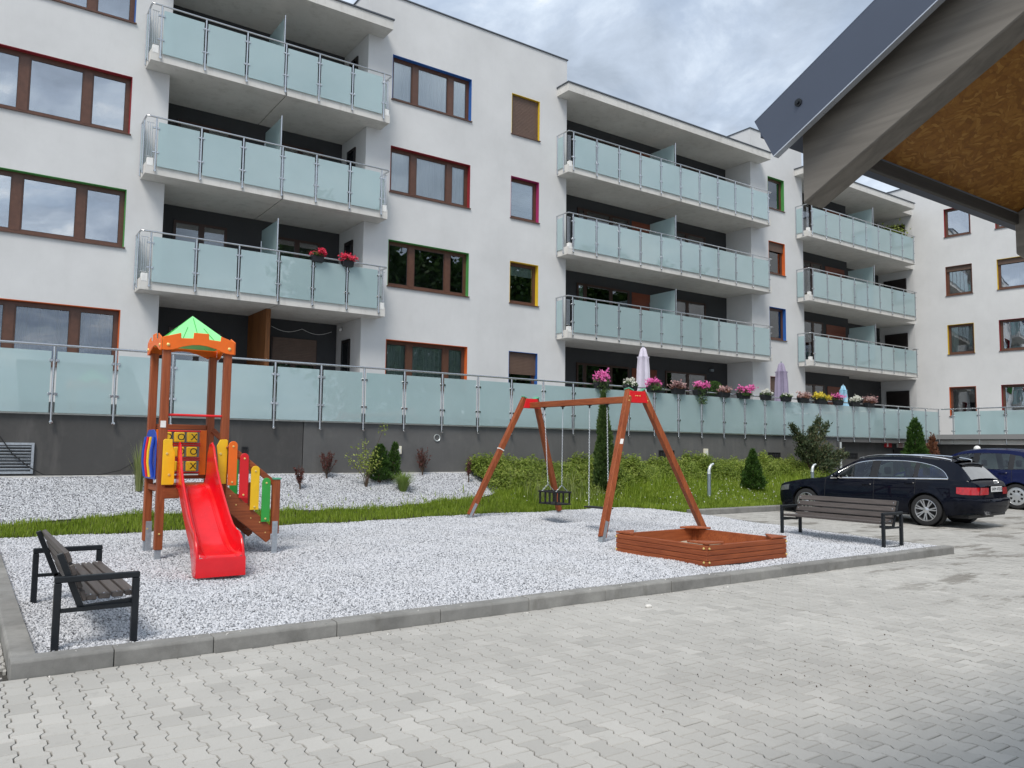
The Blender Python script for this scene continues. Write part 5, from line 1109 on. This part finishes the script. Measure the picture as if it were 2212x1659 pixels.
# ================================================================== CARS
def interp(pts): xs = [p[0] for p in pts]; ys = [p[1] for p in pts]; return lambda s: float(np.interp(s, xs, ys))
def smoothf(pts):
    xs = np.array([p[0] for p in pts]); ys = np.array([p[1] for p in pts]); d = np.gradient(ys, xs)
    def f(s):
        s = min(max(s, xs[0]), xs[-1]); i = min(max(int(np.searchsorted(xs, s))-1, 0), len(xs)-2); h = xs[i+1]-xs[i]; t_ = (s-xs[i])/h
        return float((2*t_**3-3*t_**2+1)*ys[i]+(t_**3-2*t_**2+t_)*h*d[i]+(-2*t_**3+3*t_**2)*ys[i+1]+(t_**3-t_**2)*h*d[i+1])
    return f
def car(label, loc, rz, C, paint, wheelkind):
    o = thing('parked_car', label, 'car', loc, rz); L_ = C['L']; fa, ra, wr = C['fa'], C['ra'], C['wr']; ar = wr+.045
    zs, W_, zr, Wr, zw = smoothf(C['zs']), smoothf(C['W']), smoothf(C['zr']), smoothf(C['Wr']), smoothf(C['zw'])
    sec = smoothf([(0,.90), (.12,.955), (.3,.99), (.5,1.0), (.68,.985), (.80,.972), (.90,.955), (1,.925)]); s0, s1 = C['gh']
    base = interp(C['zb'])
    def zb(s):
        z = base(s)
        for a in (fa, ra):
            if abs(s-a) < ar: z = max(z, wr+math.sqrt(ar*ar-(s-a)**2))
        return z
    S = sorted({round(x, 4) for x in list(np.linspace(0, .3, 9))+list(np.linspace(.3, L_-.35, 44))+list(np.linspace(L_-.35, L_, 12))+[a+ar*math.sin(q) for a in (fa, ra) for q in np.linspace(-math.pi/2, math.pi/2, 19)]+[fa-ar-.004, fa+ar+.004, ra-ar-.004, ra+ar+.004, s0, s1]})
    TT = [0,.06,.14,.24,.36,.48,.60,.70,.78,.84,.90,.95,1]
    def SP(s, t_, sg):
        b, tp = zb(s), zs(s); z = b+(tp-b)*t_; bb = base(s); tt = (z-bb)/(tp-bb) if tp > bb else 1
        w_ = W_(s)*sec(min(1, max(0, tt)))
        for a in (fa, ra):
            dd = math.hypot(s-a, z-wr); w_ += .014*max(0, 1-abs(dd-ar-.02)/.07)
        return Vector((-s, sg*w_, z))
    X = lambda v: Vector((v.x+L_/2, v.y, v.z))     # centre the car on its origin
    b = MB()
    for sg in (1, -1): b.grid([[X(SP(s, t_, sg)) for t_ in TT] for s in S], sg < 0)
    crown = C.get('crown', .055)
    def top(s, q, zc): p = SP(s, 1, 1); return X(Vector((-s, p.y*q, p.z+zc*(1-abs(q)**2.2))))
    QQ = [-1,-.92,-.8,-.6,-.3,0,.3,.6,.8,.92,1]
    b.grid([[top(s, q, crown*min(1, (s+.06)/.35)) for q in QQ] for s in S if s <= s0]); b.grid([[top(s, q, .02) for q in QQ] for s in S if s >= s1])
    for s in (0, L_):
        for t0, t1 in zip(TT, TT[1:]):
            b.grid([[X(Vector((SP(s,tt,1).x+(.045 if s == 0 else -.045)*(1-q*q)*(1 if True else 0), SP(s,tt,1).y*q, SP(s,tt,1).z))) for q in (-1,-.6,-.2,.2,.6,1)] for tt in (t0, t1)])
    G = [s for s in S if s0 <= s <= s1]; gl = {}
    def band(s, sg):
        sh = SP(s, 1, sg); zt = max(zr(s), sh.z+.001); zm = min(max(zw(s), sh.z+.0005), zt-.0005); wt = Wr(s); f = (zm-sh.z)/max(zt-sh.z, 1e-4); bow = .018*math.sin(math.pi*min(1, f))
        return [sh, Vector((-s, sg*(abs(sh.y)+(wt-abs(sh.y))*f*.98+bow), zm)), Vector((-s, sg*wt, zt))]
    bands = {(s, sg): band(s, sg) for s in G for sg in (1,-1)}
    for sg in (1, -1): b.grid([[X(bands[s, sg][1]), X(bands[s, sg][2])] for s in G], sg < 0)
    def roofrow(s):
        e = bands[s, 1][2]; c_ = .045*min(1, max(0, (zr(s)-zs(s))/.3)) if not s > C['rg0'] else .03
        return [X(Vector((-s, e.y*q, e.z+c_*(1-abs(q)**2.5)))) for q in (-1,-.93,-.75,-.4,0,.4,.75,.93,1)]
    def glasspart(nm, rows, mat='car_glass'): MB().grid(rows).build(nm, mat, o, smooth=True, local=True)
    ws1, rg0 = C['ws1'], C['rg0']
    R_rows = [s for s in G if ws1-.001 <= s <= rg0+.001]; b.grid([roofrow(s) for s in R_rows])
    wsr = [s for s in G if s <= ws1+.05 and s >= s0]; glasspart('windscreen', [roofrow(s)[1:-1] for s in wsr])
    for sl_ in ((0,1), (7,8)): b.grid([[roofrow(s)[sl_[0]], roofrow(s)[sl_[1]]] for s in wsr]); b.grid([[roofrow(s)[sl_[0]], roofrow(s)[sl_[1]]] for s in G if s >= rg0-.001])
    rgr = [s for s in G if s >= rg0-.001]; glasspart('rear_window', [roofrow(s)[1:-1] for s in rgr], 'car_glass_rear')
    pil = C['pil']; rng = C['win']
    for sg in (1, -1):
        cur = []; 
        for lo, hi in rng:
            ss_ = [s for s in G if lo <= s <= hi]
            if len(ss_) > 1: MB().grid([[X(bands[s, sg][0]+Vector((0,sg*.004,.006))), X((bands[s, sg][0]+bands[s, sg][1])/2+Vector((0,sg*.010,0))), X(bands[s, sg][1]+Vector((0,sg*.002,-.004)))] for s in ss_]).build('side_window', 'car_glass', o, smooth=True, local=True)
        allw = [s for s in G if rng[0][0] <= s <= rng[-1][1]]; solid = MB()
        for a, c_ in zip(G, G[1:]):
            mid_ = (a+c_)/2
            if not any(lo <= a and c_ <= hi for lo, hi in rng):
                tgt = solid if rng[0][0] < mid_ < rng[-1][1] else b; k = .003 if tgt is solid else 0
                tgt.grid([[X(bands[s, sg][0]+Vector((0,sg*k,0))), X(bands[s, sg][1]+Vector((0,sg*k,0)))] for s in (a, c_)], sg < 0)
        if solid.v: solid.build('pillar', 'plastic_black', o, local=True)
        if C.get('chrome'):
            m = MB(); m.tube([X(bands[s, sg][0]+Vector((0,sg*.006,.004))) for s in allw], .016, 6); m.tube([X(bands[s, sg][1]+Vector((0,sg*.004,.002))) for s in allw], .009, 6); m.build('chrome_trim', 'chrome', o, smooth=True, local=True)
            m = MB(); rr_ = [s for s in G if C['rail'][0] <= s <= C['rail'][1]]; m.tube([X(bands[s, sg][2]+Vector((0,-sg*.06,.03+.018*math.sin(math.pi*(s-rr_[0])/(rr_[-1]-rr_[0]))**.4))) for s in rr_], .014, 8)
            for s in (rr_[1], rr_[-2], rr_[len(rr_)//2]): m.tube([X(bands[s, sg][2]+Vector((0,-sg*.06,-.01))), X(bands[s, sg][2]+Vector((0,-sg*.06,.04)))], .012, 6)
            m.build('roof_rail', 'chrome', o, smooth=True, local=True)
        # mirror, handles, door gaps
        p = SP(C['mir'], 1, sg); m = MB(); m.sphere(X(p+Vector((0,sg*.12,.07))), .085, 12, 8, (.75,1.05,.72)); m.bar(X(p), X(p+Vector((0,sg*.1,.05))), .05, .035); m.build('mirror', paint, o, smooth=True, local=True)
        for s in C['handles']:
            p = SP(s, .82, sg); m = MB(); m.tube([X(p+Vector((.10,sg*.004,0))), X(p+Vector((.07,sg*.024,.004))), X(p+Vector((-.07,sg*.024,.004))), X(p+Vector((-.10,sg*.004,0)))], .011, 6); m.build('door_handle', paint, o, smooth=True, local=True)
        for s in C['gaps']:
            lo_ = .05; MB().tube([X(SP(s+.0, t_, sg)+Vector((0,sg*.0005,0))) for t_ in TT if t_ >= lo_], .0045, 4).build('door_gap', 'hub_dark', o, local=True)
        MB().tube([X(SP(s, .03, sg)) for s in np.linspace(fa+ar+.03, ra-ar-.03, 14)], .018, 5).build('sill', 'plastic_black', o, local=True)
        # lamps
        def patch(nm, ss_, ts, mat, out=.007):
            MB().grid([[X(SP(s, t_, sg)+Vector((0,sg*out,0))) for t_ in ts] for s in ss_]).build(nm, mat, o, smooth=True, local=True)
        tz = lambda s, z: (z-zb(s))/(zs(s)-zb(s)); za_l, zb_l = C['tl'][1], C['tl'][2]; sA = C['tl'][0]
        MB().grid([[X(SP(s, tz(s, za_l+.02*max(0, 1-(s-sA)/.1)+(zb_l-.02*max(0, 1-(s-sA)/.1)-za_l)*q), sg)+Vector((-.004,sg*.007,0))) for q in (0,.25,.5,.75,1)] for s in np.linspace(sA, L_-.001, 12)]).build('tail_light', 'tail_red', o, smooth=True, local=True)
        patch('headlight', np.linspace(.03, C['hl'], 8), np.linspace(.68, .90, 4), 'lamp_clear')
        e0 = SP(L_, tz(L_, za_l), sg); e1 = SP(L_, tz(L_, zb_l), sg); rw = C['tlw']
        MB().grid([[X(Vector((e0.x-.012-.045*(1-q*q), e0.y*q, e0.z+.012*(1-q)))), X(Vector((e0.x-.012-.045*(1-q*q), e1.y*q, e1.z-.012*(1-q))))] for q in np.linspace(rw, 1, 7)]).build('tail_light', 'tail_red', o, smooth=True, local=True)
    body = b.build('body', paint, o, smooth=True, local=True, weld=True)
    # rear details
    zpl = C['plate']; xr = -L_/2-.045; M0 = Matrix.Rotation(R_(-90), 4, 'Z')@Matrix.Rotation(R_(90), 4, 'X')
    pp = MB().box(xr-.022, xr-.012, -.26, .26, zpl-.056, zpl+.056).build('number_plate', 'plate_white', o, bev=.004, local=True)
    text_part('plate_text', C['text'], .098, 'ink', pp, Matrix.Translation((xr-.0235,0,zpl-.004))@Matrix(((0,0,-1,0),(-1,0,0,0),(0,1,0,0),(0,0,0,1))))
    MB().box(xr-.014, xr+.02, -.36, .36, zpl+.065, zpl+.088).build('grip', 'chrome' if False else 'plastic_black', o, bev=.005, local=True)
    if C.get('rings'):
        for k in range(4): MB().lathe([(.034+.005*math.cos(a), .005*math.sin(a)) for a in [2*math.pi*q/8 for q in range(8)]], (xr-.014,-.075+k*.05,zpl+.155), (1,0,0), 20, True).build('emblem_ring', 'chrome', o, smooth=True, local=True)
    bs_ = C['base']; rows = []
    for z, of in ((.30,-.01), (.36,.012), (.44,.030), (.53,.040), (.585,.036), (.605,.018), (.612,-.012)):
        lft = [SP(s, (z-zb(s))/(zs(s)-zb(s)), 1)+Vector((-of*max(0, (s-L_+.30)/.30),of*min(1, (s-L_+.42)/.1),0)) for s in np.linspace(L_-.42, L_, 9)]
        mid_ = [Vector((lft[-1].x-.045*(1-q*q), lft[-1].y*q, lft[-1].z)) for q in (.75,.5,.25,0)]
        row = lft+mid_; row = row+[Vector((p.x,-p.y,p.z)) for p in reversed(row[:-1])]; rows.append([X(p) for p in row])
    MB().grid(rows).build('bumper', paint, o, smooth=True, local=True); MB().box(xr+.02, xr+.12, -.50, .50, bs_-.03, bs_+.04).build('bumper_insert', 'plastic_black', o, bev=.02, local=True)
    for sg in (C['pipes']): MB().tube([(xr+.08,sg,bs_+.03), (xr-.01,sg,bs_+.03)], .032, 12, False).build('exhaust', 'alloy', o, smooth=True, local=True)
    MB().box(-L_/2+.25, L_/2-.3, -.6, .6, base(L_/2)-.02, base(L_/2)+.05).build('underbody', 'plastic_black', o, local=True)
    m = MB()
    for a in (fa, ra):
        for sg in (1,-1): m.lathe([(ar-.004,0), (ar-.004,.22), (.05,.22)], (L_/2-a, sg*(W_(a)-.02), wr), (0,-sg,0), 24)
    m.build('wheel_housing', 'hub_dark', o, local=True)
    m = MB(); xi = L_/2
    for s, y in ((C['seat'][0],.38), (C['seat'][0],-.38), (C['seat'][1],.38), (C['seat'][1],-.38)):
        Sx = MB(); Sx.box(xi-s-.06, xi-s+.06, y-.22, y+.22, .50, .98); Sx.box(xi-s-.05, xi-s+.03, y-.11, y+.11, 1.02, 1.20); Sx.box(xi-s-.02, xi-s+.45, y-.22, y+.22, .42, .55); Sx.build('seat', 'seat_dark', o, bev=.03, local=True)
    MB().box(xi-C['gh'][0]-.75, xi-C['gh'][0]-.05, -.62, .62, .70, .90).build('dashboard', 'seat_dark', o, bev=.04, local=True)
    MB().lathe([(.17+.014*math.cos(a), .014*math.sin(a)) for a in [2*math.pi*q/6 for q in range(6)]], (xi-C['gh'][0]-.82,.38,.88), (.9,0,.4), 20, True).build('steering_wheel', 'plastic_black', o, smooth=True, local=True)
    if C.get('spoiler'):
        s = C['rg0']; rw_ = [p+Vector((-.03,0,.012)) for p in roofrow(min(G, key=lambda q: abs(q-s)))]; MB().grid([[p+Vector((.10,0,-.004)) for p in rw_], rw_, [p+Vector((-.05,0,-.02)) for p in rw_], [p+Vector((.02,0,-.05)) for p in rw_]]).build('spoiler', paint, o, smooth=True, local=True)
        p = roofrow(min(G, key=lambda q: abs(q-s+.25)))[4]; m = MB(); m.obox(p+Vector((0,0,.03)), (1,0,-.15), (0,1,0), (0,0,1), .07, .02, .03); m.build('antenna', 'plastic_black', o, bev=.012, local=True)
        zg_ = MB(); zg_.tube([X(Vector((-(s1-.03),-.02,zs(s1)+.05))), X(Vector((-(s1-.09),.35,zs(s1)+.10)))], .012, 6); zg_.build('rear_wiper', 'plastic_black', o, local=True)
    for a in (fa, ra):
        for sg in (1,-1):
            c_ = Vector((L_/2-a, sg*(W_(a)-.012), wr)); A = (0,sg,0); hwid = .205
            tw_ = MB().lathe([(wr*.70,-hwid), (wr*.86,-hwid), (wr*.965,-hwid+.012), (wr,-hwid+.035), (wr,-.035), (wr*.965,-.012), (wr*.86,.0), (wr*.70,-.008), (wr*.68,-.02), (wr*.68,-hwid)], c_, A, 40).build('wheel', 'tyre', o, smooth=True, local=True)
            r = MB(); r.lathe([(wr*.71,-.004), (wr*.685,-.002), (wr*.655,-.016), (wr*.64,-.06), (wr*.62,-.15)], c_, A, 40); r.build('rim', 'alloy', tw_, smooth=True, local=True)
            MB().lathe([(wr*.66,-.10), (0,-.10)], c_, A, 24).build('brake_disc', 'hub_dark', tw_, local=True); ay = Vector(A)
            if wheelkind == 'spokes':
                n_ = 7; sp = MB()
                for k in range(n_):
                    an_ = 2*math.pi*k/n_+.3
                    for dd in (-.135, .135):
                        d_i = Vector((math.cos(an_+dd*.55), 0, math.sin(an_+dd*.55))); d_o = Vector((math.cos(an_+dd), 0, math.sin(an_+dd))); sp.bar(c_+d_i*wr*.16-ay*.022, c_+d_o*wr*.665-ay*.016, .024, .020, ay)
                sp.lathe([(wr*.20,-.035), (wr*.20,-.018), (wr*.16,-.010), (0,-.008)], c_, A, 24); sp.build('spokes', 'alloy', tw_, smooth=True, local=True, bev=0)
            else:
                hc = MB(); hc.lathe([(wr*.66,-.012), (wr*.58,-.004), (wr*.50,-.004)], c_, A, 40); hc.lathe([(wr*.33,-.004), (wr*.2,.004), (0,.006)], c_, A, 32)
                for k in range(8):
                    an_ = 2*math.pi*k/8; d_ = Vector((math.cos(an_),0,math.sin(an_))); hc.bar(c_+d_*wr*.30-ay*.006, c_+d_*wr*.54-ay*.006, .052, .012, ay)
                hc.build('hubcap', 'hubcap', tw_, smooth=True, local=True)
    return o
WAG = dict(L=4.70, fa=.90, ra=3.72, wr=.325, gh=(1.30,4.54), ws1=2.08, rg0=4.22, mir=1.72, handles=(2.42,3.38), gaps=(1.40,2.585,3.50), seat=(2.25,3.15), plate=.80, base=.28, text='SWM 47050', rings=True, spoiler=True, chrome=True,
           zb=[(0,.30), (.12,.21), (.5,.19), (1.4,.20), (3.2,.20), (4.2,.24), (4.7,.32)], zs=[(0,.60), (.06,.68), (.2,.745), (.45,.80), (.8,.845), (1.2,.89), (1.6,.925), (2.2,.945), (3.0,.965), (3.8,.985), (4.25,.99), (4.46,.975), (4.58,.95), (4.66,.90), (4.70,.84)],
           W=[(0,.60), (.06,.70), (.16,.79), (.35,.855), (.7,.895), (1.2,.905), (2.3,.912), (3.4,.915), (4.0,.90), (4.35,.865), (4.55,.815), (4.64,.76), (4.70,.68)], zr=[(1.30,.905), (1.55,1.06), (1.85,1.245), (2.1,1.36), (2.4,1.415), (2.8,1.436), (3.3,1.430), (3.8,1.395), (4.1,1.352), (4.22,1.325), (4.36,1.19), (4.54,.985)],
           Wr=[(1.30,.72), (1.6,.70), (1.9,.64), (2.2,.60), (2.8,.60), (3.5,.585), (4.1,.545), (4.22,.54), (4.4,.60), (4.54,.68)], zw=[(1.30,.88), (1.55,.98), (1.8,1.14), (2.05,1.265), (2.35,1.335), (2.8,1.355), (3.3,1.345), (3.65,1.30), (3.9,1.225), (4.08,1.11), (4.18,.99), (4.3,.95), (4.54,.93)],
           pil=(), win=((1.52,2.555), (2.615,3.47), (3.53,4.17)), rail=(2.0,4.12), tl=(4.33,.685,.835), hl=.42, tlw=.52, pipes=(.45,.36))
HAT = dict(L=4.0, fa=.80, ra=3.30, wr=.31, gh=(1.05,3.86), ws1=1.85, rg0=3.55, mir=1.5, handles=(2.15,3.0), gaps=(1.25,2.30,3.20), seat=(2.05,2.9), plate=.78, base=.28, text='SWM 2814', rings=False, spoiler=False, chrome=False,
           zb=[(0,.30), (.12,.21), (.5,.19), (3.2,.20), (4.0,.32)], zs=[(0,.62), (.06,.70), (.2,.78), (.45,.84), (.8,.89), (1.2,.925), (2.0,.945), (3.0,.965), (3.6,.975), (3.85,.955), (3.95,.90), (4.0,.83)],
           W=[(0,.58), (.06,.68), (.16,.75), (.35,.80), (.8,.835), (2.3,.84), (3.3,.84), (3.7,.80), (3.9,.74), (4.0,.66)], zr=[(1.05,.935), (1.35,1.11), (1.65,1.30), (1.85,1.385), (2.2,1.45), (2.7,1.465), (3.2,1.44), (3.45,1.395), (3.55,1.36), (3.7,1.2), (3.86,.98)],
           Wr=[(1.05,.68), (1.5,.63), (1.9,.575), (2.6,.57), (3.4,.545), (3.55,.54), (3.86,.66)], zw=[(1.05,.90), (1.3,1.0), (1.55,1.17), (1.85,1.32), (2.3,1.375), (2.8,1.375), (3.2,1.34), (3.45,1.24), (3.56,1.05), (3.62,.98), (3.86,.93)],
           pil=(), win=((1.32,2.26), (2.37,3.12), (3.2,3.56)), rail=(2,3), tl=(3.70,.66,.825), hl=.45, tlw=.7, pipes=(.3,))
# front of the cars points to +Y ; the near (left) flank faces -X
car('black estate car with chrome roof rails parked behind the right bench', (17.78,10.24,.055), R_(92.2), WAG, 'paint_black', 'spokes')
car('dark blue hatchback parked behind the black estate car', (24.82,11.43,.085), R_(91), HAT, 'paint_blue', 'caps').scale = (1.1,1.1,1.1)

# ================================================================== SHELTER ROOF (right, near)
sh = thing('shelter_roof', 'timber shelter roof with grey rafters, board underside and slate metal verge', 'roof', (2.8,.5,2.3))
ta = .5180; nv = Vector((0,ta,1)).normalized(); dv = Vector((0,-1,ta)).normalized(); XS = 1.806
for x0 in (XS, 3.05, 4.30, 5.55):
    m = MB(); yE, zE = 1.243, 2.252; Lr = 4.2
    prof = [(yE,zE), (yE,zE+.198), (yE-Lr,zE+.198+Lr*ta), (yE-Lr,zE+Lr*ta)]
    if x0 > 2: prof = [(yE-.045,zE+.012), (yE,zE+.055), (yE,zE+.198), (yE-Lr,zE+.198+Lr*ta), (yE-Lr,zE+Lr*ta)]
    m.prism(prof, lambda u, v: (x0,u,v), lambda u, v: (x0+.085,u,v)); m.build('rafter', 'rafter_y', sh, bev=.003)
def slopebox(x0, x1, y0, y1, h0, h1): 
    zf = lambda y: 2.45+(1.243-y)*ta; m = MB(); m.v += [(x0,y0,zf(y0)+h0), (x1,y0,zf(y0)+h0), (x1,y1,zf(y1)+h0), (x0,y1,zf(y1)+h0), (x0,y0,zf(y0)+h1), (x1,y0,zf(y0)+h1), (x1,y1,zf(y1)+h1), (x0,y1,zf(y1)+h1)]; m.f += [(0,3,2,1), (4,5,6,7), (0,1,5,4), (1,2,6,5), (2,3,7,6), (3,0,4,7)]; return m
for x0, x1 in ((XS+.01,3.09), (3.094,4.34), (4.344,5.63)): slopebox(x0, x1, -2.9, 1.236, .003, .015).build('board', 'osb', sh)
slopebox(XS-.06, 5.7, -2.95, 1.33, .040, .058).build('roof_sheet', 'flashing', sh)
for k in range(6): slopebox(XS+.02, 5.62, 1.02-k*.62, 1.07-k*.62, .0165, .0385).build('batten', 'rafter_x', sh)
MB().box(XS+.087, 5.63, 1.230, 1.250, 2.412, 2.449).build('eaves_board', 'rafter_dark', sh, bev=.003)
v = MB(); F0 = Vector((0,1.315,2.436)); 
v.prism([(0,-.062), (4.3,-.062), (4.3,.062), (0,.062)], lambda u, w_: Vector((XS-.066,F0.y,F0.z))+dv*u+nv*w_, lambda u, w_: Vector((XS-.063,F0.y,F0.z))+dv*u+nv*w_)
VT = v.build('verge_trim', 'flashing', sh)
v = MB(); v.prism([(0,0), (4.3,0), (4.3,.003), (0,.003)], lambda u, w_: Vector((XS-.066,F0.y,F0.z))+dv*u+nv*(-.0655+w_), lambda u, w_: Vector((XS-.046,F0.y,F0.z))+dv*u+nv*(-.0655+w_)); v.build('drip_edge', 'flashing_edge', VT)
v = MB(); v.prism([(0,0), (4.3,0), (4.3,.003), (0,.003)], lambda u, w_: Vector((XS-.066,F0.y,F0.z))+dv*u+nv*(.0625+w_), lambda u, w_: Vector((XS+.10,F0.y,F0.z))+dv*u+nv*(.0625+w_)); v.build('verge_cap', 'flashing', VT)
for u in (.125, .85, 1.6, 2.4):
    c_ = Vector((XS-.067,F0.y,F0.z))+dv*u+nv*.005; m = MB(); m.lathe([(.0105,0), (.0105,.002), (.006,.003), (.0058,.008), (0,.0085)], c_, (-1,0,0), 10); m.build('screw', 'black_metal', VT, smooth=True)
for x in (2.05, 5.3): MB().box(x-.06, x+.06, -.06, .06, -.02, 2.80).build('post', 'rafter_z', sh, bev=.006)
MB().box(XS+.05, 5.7, -.05, .05, 2.755, 2.895).build('purlin', 'rafter_x', sh, bev=.006)
for x in (2.05, 5.3): MB().box(x-.06, x+.06, -2.66, -2.54, -.02, 4.05).build('post', 'rafter_z', sh, bev=.006)
# tree belt across the yard, seen only mirrored in the window panes
n = 60000; cx_ = RNG.choice(np.arange(20, 60, 2.6), n)+RNG.normal(0, 1.1, n); hh = RNG.beta(1.6, 1.3, n); P_ = np.stack((cx_, -13+RNG.normal(0, 1.6, n)*(1.1-hh)**.5, 1.5+16.5*hh*(1+.10*np.sin(cx_*1.3))), 1)
m = MB()
for x in np.arange(20, 60, 2.6): m.tube([(x,-13,-.1), (x+.1,-13,6), (x,-13,15)], [.22,.16,.05], 8)
tbm = m.build('tree_belt', 'bark', kind='stuff', label='belt of tall trees across the yard, mirrored in the window panes', cat='trees', smooth=True)
npobj('crowns', npmesh('crowns', leafquads(P_, .27, None, .6), 4, 'thuja'), tbm, kind='stuff')
# loose grit and bits of leaf on the paving
gv = []
for k in range(170):
    if k < 90: x, y = 5.2+RNG.normal(0,.55), 3.6+RNG.normal(0,.45)
    else: x = RNG.uniform(.6, 9); y = min(6.36, 6.36-abs(RNG.normal(0,.35)))
    r_ = RNG.uniform(.0035,.009); u = RNG.normal(size=(4,3)); u /= np.linalg.norm(u, axis=1)[:, None]; c_ = np.array((x,y,.002+r_*.5)); p = c_+u*r_
    for a, b_, d_ in ((0,1,2), (0,1,3), (0,2,3), (1,2,3)): gv += [p[a], p[b_], p[d_]]
npobj('loose_grit', npmesh('loose_grit', np.array(gv), 3, 'bark'), kind='stuff', label='scattered grit and leaf crumbs on the grey paving', cat='grit')
gv = []
for k in range(150):
    x = RNG.uniform(.6, 12.8); y = (6.40+RNG.uniform(.0,.15)) if k % 2 else 6.38-abs(RNG.normal(0,.10)); z = .123 if k % 2 else .0
    r_ = RNG.uniform(.006,.013); u = RNG.normal(size=(4,3)); u /= np.linalg.norm(u, axis=1)[:, None]; p = np.array((x,y,z+r_*.4))+u*r_
    for a, b_, d_ in ((0,1,2), (0,1,3), (0,2,3), (1,2,3)): gv += [p[a], p[b_], p[d_]]
npobj('spilled_chips', npmesh('spilled_chips', np.array(gv), 3, 'stone_pale'), kind='stuff', label='few white chips spilled over the kerb onto the paving', cat='gravel')
